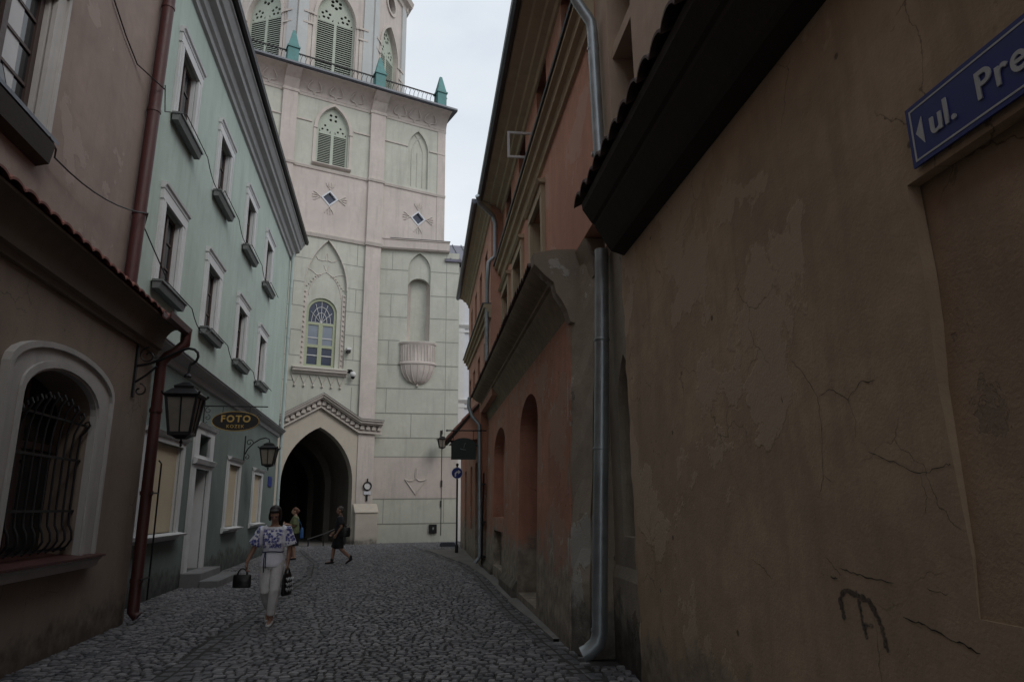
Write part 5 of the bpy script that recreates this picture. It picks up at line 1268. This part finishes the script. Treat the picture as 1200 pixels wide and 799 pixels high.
for nm in 'lr':
    hp, kn, an = V(J[nm+'hp']), V(J[nm+'kn']), V(J[nm+'an']); cone(k, [hp+V((0, 0, .03)), hp.lerp(kn, .5), kn, kn.lerp(an, .4), kn.lerp(an, .84)], [.098, .088, .072, .07, .06])
fuse(k, 'trousers', 'trousers', wm, M, .0085, 3, .012)
shoes(J, wm, M, 'shoe_white')
def bag(name, label, cat, mat, at_, w_, h, d, rot, hh=.12, taper=.8, parent=None):
    bgo = thing(name, label, cat, V(at_)-V((0, 0, h/2))); Mr = Matrix.Rotation(rot, 4, 'Z')
    c = V((0, 0, h/2)); k = MB()
    lofts(k, [(0, 0, .0, w_*.44, d*.42), (0, 0, .015, w_*.5, d*.5), (0, 0, h*.5, w_*.49, d*.46), (0, 0, h*.9, w_*.46*taper/.8, d*.3), (0, 0, h, w_*.42*taper/.8, d*.18)], 24)
    # squarer ends
    k.v = [V((math.copysign(min(abs(v.x)*1.12, w_/2), v.x), v.y, v.z)) for v in k.v]
    fuse(k, 'bag_body', mat, bgo, Mr, .007, 2, .006)
    for sg in (-1, 1):
        k = MB(); k.tube([(w_*.26*math.cos(a), sg*d*.12*(1-math.sin(a)*.8), h*.97+hh*math.sin(a)) for a in np.linspace(0, PI, 12)], .009, 6); fuse_plain(k, 'bag_handle', mat, bgo, Mr)
    return bgo
rw = Matrix.Rotation(R(8), 3, 'Z') @ V(J['rwr'])
bag('handbag', "black handbag hanging from the walking woman's right hand", 'handbag', 'leather', (WX+rw.x-.05, WY+rw.y, .605), .25, .18, .12, R(5), .085)
lw_ = Matrix.Rotation(R(8), 3, 'Z') @ V(J['lwr'])
b2 = bag('handbag', "black and white bag hanging from the walking woman's left hand", 'handbag', 'leather', (WX+lw_.x+.005, WY+lw_.y, .545), .22, .30, .09, R(78), .085)
k = MB(); c0 = Matrix.Rotation(R(78), 3, 'Z')
for z in (.08, .15, .22):
    k.tube([(-.09+.03*i, -.045-.004*(1-abs(i-3)/3), z+.02*(-1)**i) for i in range(7)], .012, 6)
    k.tube([(-.09+.03*i, .045+.004*(1-abs(i-3)/3), z+.02*(-1)**i) for i in range(7)], .012, 6)
fuse_plain(k, 'pattern_bands', 'sign_white', b2, Matrix.Rotation(R(78), 4, 'Z'))

# --- man in black, striding to the left
J = dict(head=(0, -.03, 1.535), lsh=(.185, .0, 1.32), lel=(.235, .07, 1.06), lwr=(.20, -.06, .86), rsh=(-.185, 0, 1.32), rel=(-.23, -.05, 1.05), rwr=(-.21, -.2, .90),
         lhp=(.085, 0, .84), lkn=(.09, .05, .46), lan=(.09, .36, .17), lto=(.09, .25, .05), rhp=(-.085, 0, .84), rkn=(-.09, -.16, .47), ran=(-.09, -.20, .09), rto=(-.09, -.36, .035))
spec = dict(J=J, skin='skin', hair='hair_grey', look=(0, -1, .02), w=1.08, curl=.5, hair_parts=[((0, -.03, .05), (.083, .09, .075)), ((0, -.075, .0), (.075, .045, .075))])
MX, MY = -5.16, 20.97
mn, M, H = person('man in black T-shirt and knee-length shorts striding left past the gateway', (MX, MY, 0), R(-84), spec)
for o in list(mn.children): pass
k = MB(); lofts(k, [(0, 0, .80, .175, .145), (0, 0, .82, .178, .147), (0, -.01, 1.0, .17, .145), (0, -.01, 1.18, .182, .14), (0, 0, 1.3, .175, .11), (0, .01, 1.36, .11, .08)])
for nm, sg in (('l', 1), ('r', -1)):
    sh, el = V(J[nm+'sh']), V(J[nm+'el']); cone(k, [sh+V((-sg*.05, 0, .015)), sh+V((0, 0, .012)), sh.lerp(el, .75)], [.075, .08, .075])
fuse(k, 't_shirt', 'black_tee', mn, M, .009, 3, .015)
k = MB(); lofts(k, [(0, 0, .78, .16, .13), (0, 0, .85, .172, .142), (0, 0, .92, .16, .13)])
for nm in 'lr':
    hp, kn = V(J[nm+'hp']), V(J[nm+'kn']); cone(k, [hp+V((0, 0, .03)), hp.lerp(kn, .5), hp.lerp(kn, 1.02)], [.108, .105, .10])
fuse(k, 'shorts', 'black_cloth', mn, M, .009, 3, .015)
shoes(J, mn, M, 'black_cloth', .05)
sb = thing('shoulder_bag', "black shoulder bag slung behind the striding man's hip", 'bag', V((MX+.2, MY-.16, .78)))
k = MB(); lofts(k, [(0, 0, .0, .12, .05), (0, 0, .02, .15, .07), (0, 0, .18, .15, .07), (0, 0, .27, .13, .05)], 18); fuse(k, 'bag_body', 'leather', sb, Matrix.Rotation(R(12), 4, 'Z'), .008, 2, .01)
k = MB(); k.tube([(.02, .0, .26), (-.08, .03, .45), (-.17, .08, .62), (-.19, .14, .61)], .012, 6); fuse_plain(k, 'strap', 'leather', sb, Matrix.Identity(4))

# --- woman in green, standing by the gate
J = dict(head=(0, -.03, 1.515), lsh=(.17, .0, 1.30), lel=(.215, -.03, 1.06), lwr=(.10, -.24, 1.10), rsh=(-.17, 0, 1.30), rel=(-.215, -.03, 1.06), rwr=(-.06, -.24, 1.12),
         lhp=(.08, 0, .84), lkn=(.085, -.02, .46), lan=(.085, .03, .085), lto=(.09, -.11, .03), rhp=(-.08, 0, .84), rkn=(-.085, -.05, .46), ran=(-.085, -.03, .085), rto=(-.09, -.18, .03))
spec = dict(J=J, skin='skin_pale', hair='hair_red', look=(0, -1, -.08), w=1.12, curl=.7, hair_parts=[((0, -.03, .045), (.086, .095, .08)), ((0, -.075, -.01), (.075, .055, .085)), ((0, -.12, .0), (.045, .045, .05))])
GX, GY = -7.10, 22.9
gw = person('woman with reddish hair in a green blouse and dark skirt standing before the gateway', (GX, GY, 0), R(-70), spec); gw, M, H = gw
k = MB(); lofts(k, [(0, 0, .82, .20, .16), (0, 0, .84, .202, .162), (0, -.01, 1.0, .185, .15), (0, -.02, 1.15, .19, .15), (0, 0, 1.28, .18, .115), (0, .01, 1.35, .11, .08)])
for nm, sg in (('l', 1), ('r', -1)):
    sh, el = V(J[nm+'sh']), V(J[nm+'el']); cone(k, [sh+V((-sg*.05, 0, .015)), sh+V((0, 0, .012)), sh.lerp(el, .9)], [.078, .085, .085])
fuse(k, 'blouse', 'green_cloth', gw, M, .009, 3, .018)
k = MB(); lofts(k, [(0, -.01, .44, .19, .16), (0, -.01, .46, .192, .162), (0, 0, .7, .18, .15), (0, 0, .86, .175, .14), (0, 0, .95, .15, .12)]); fuse(k, 'skirt', 'black_cloth', gw, M, .009, 3, .014)
shoes(J, gw, M, 'black_cloth')
bb = thing('shoulder_bag', "bright blue bag hanging behind the hip of the woman in green", 'bag', V((GX+.24, GY-.02, .66)))
k = MB(); lofts(k, [(0, 0, .0, .035, .10), (0, 0, .02, .05, .13), (0, 0, .22, .045, .12), (0, 0, .34, .025, .09)], 16); fuse(k, 'bag_body', 'blue_bag', bb, Matrix.Identity(4), .008, 2, .008)
k = MB(); k.tube([(.0, .0, .33), (-.06, -.02, .5), (-.16, -.1, .66), (-.22, -.12, .69)], .01, 6); fuse_plain(k, 'strap', 'blue_bag', bb, Matrix.Identity(4))
for o in bpy.data.objects:
    if '_w' in o: del o['_w']
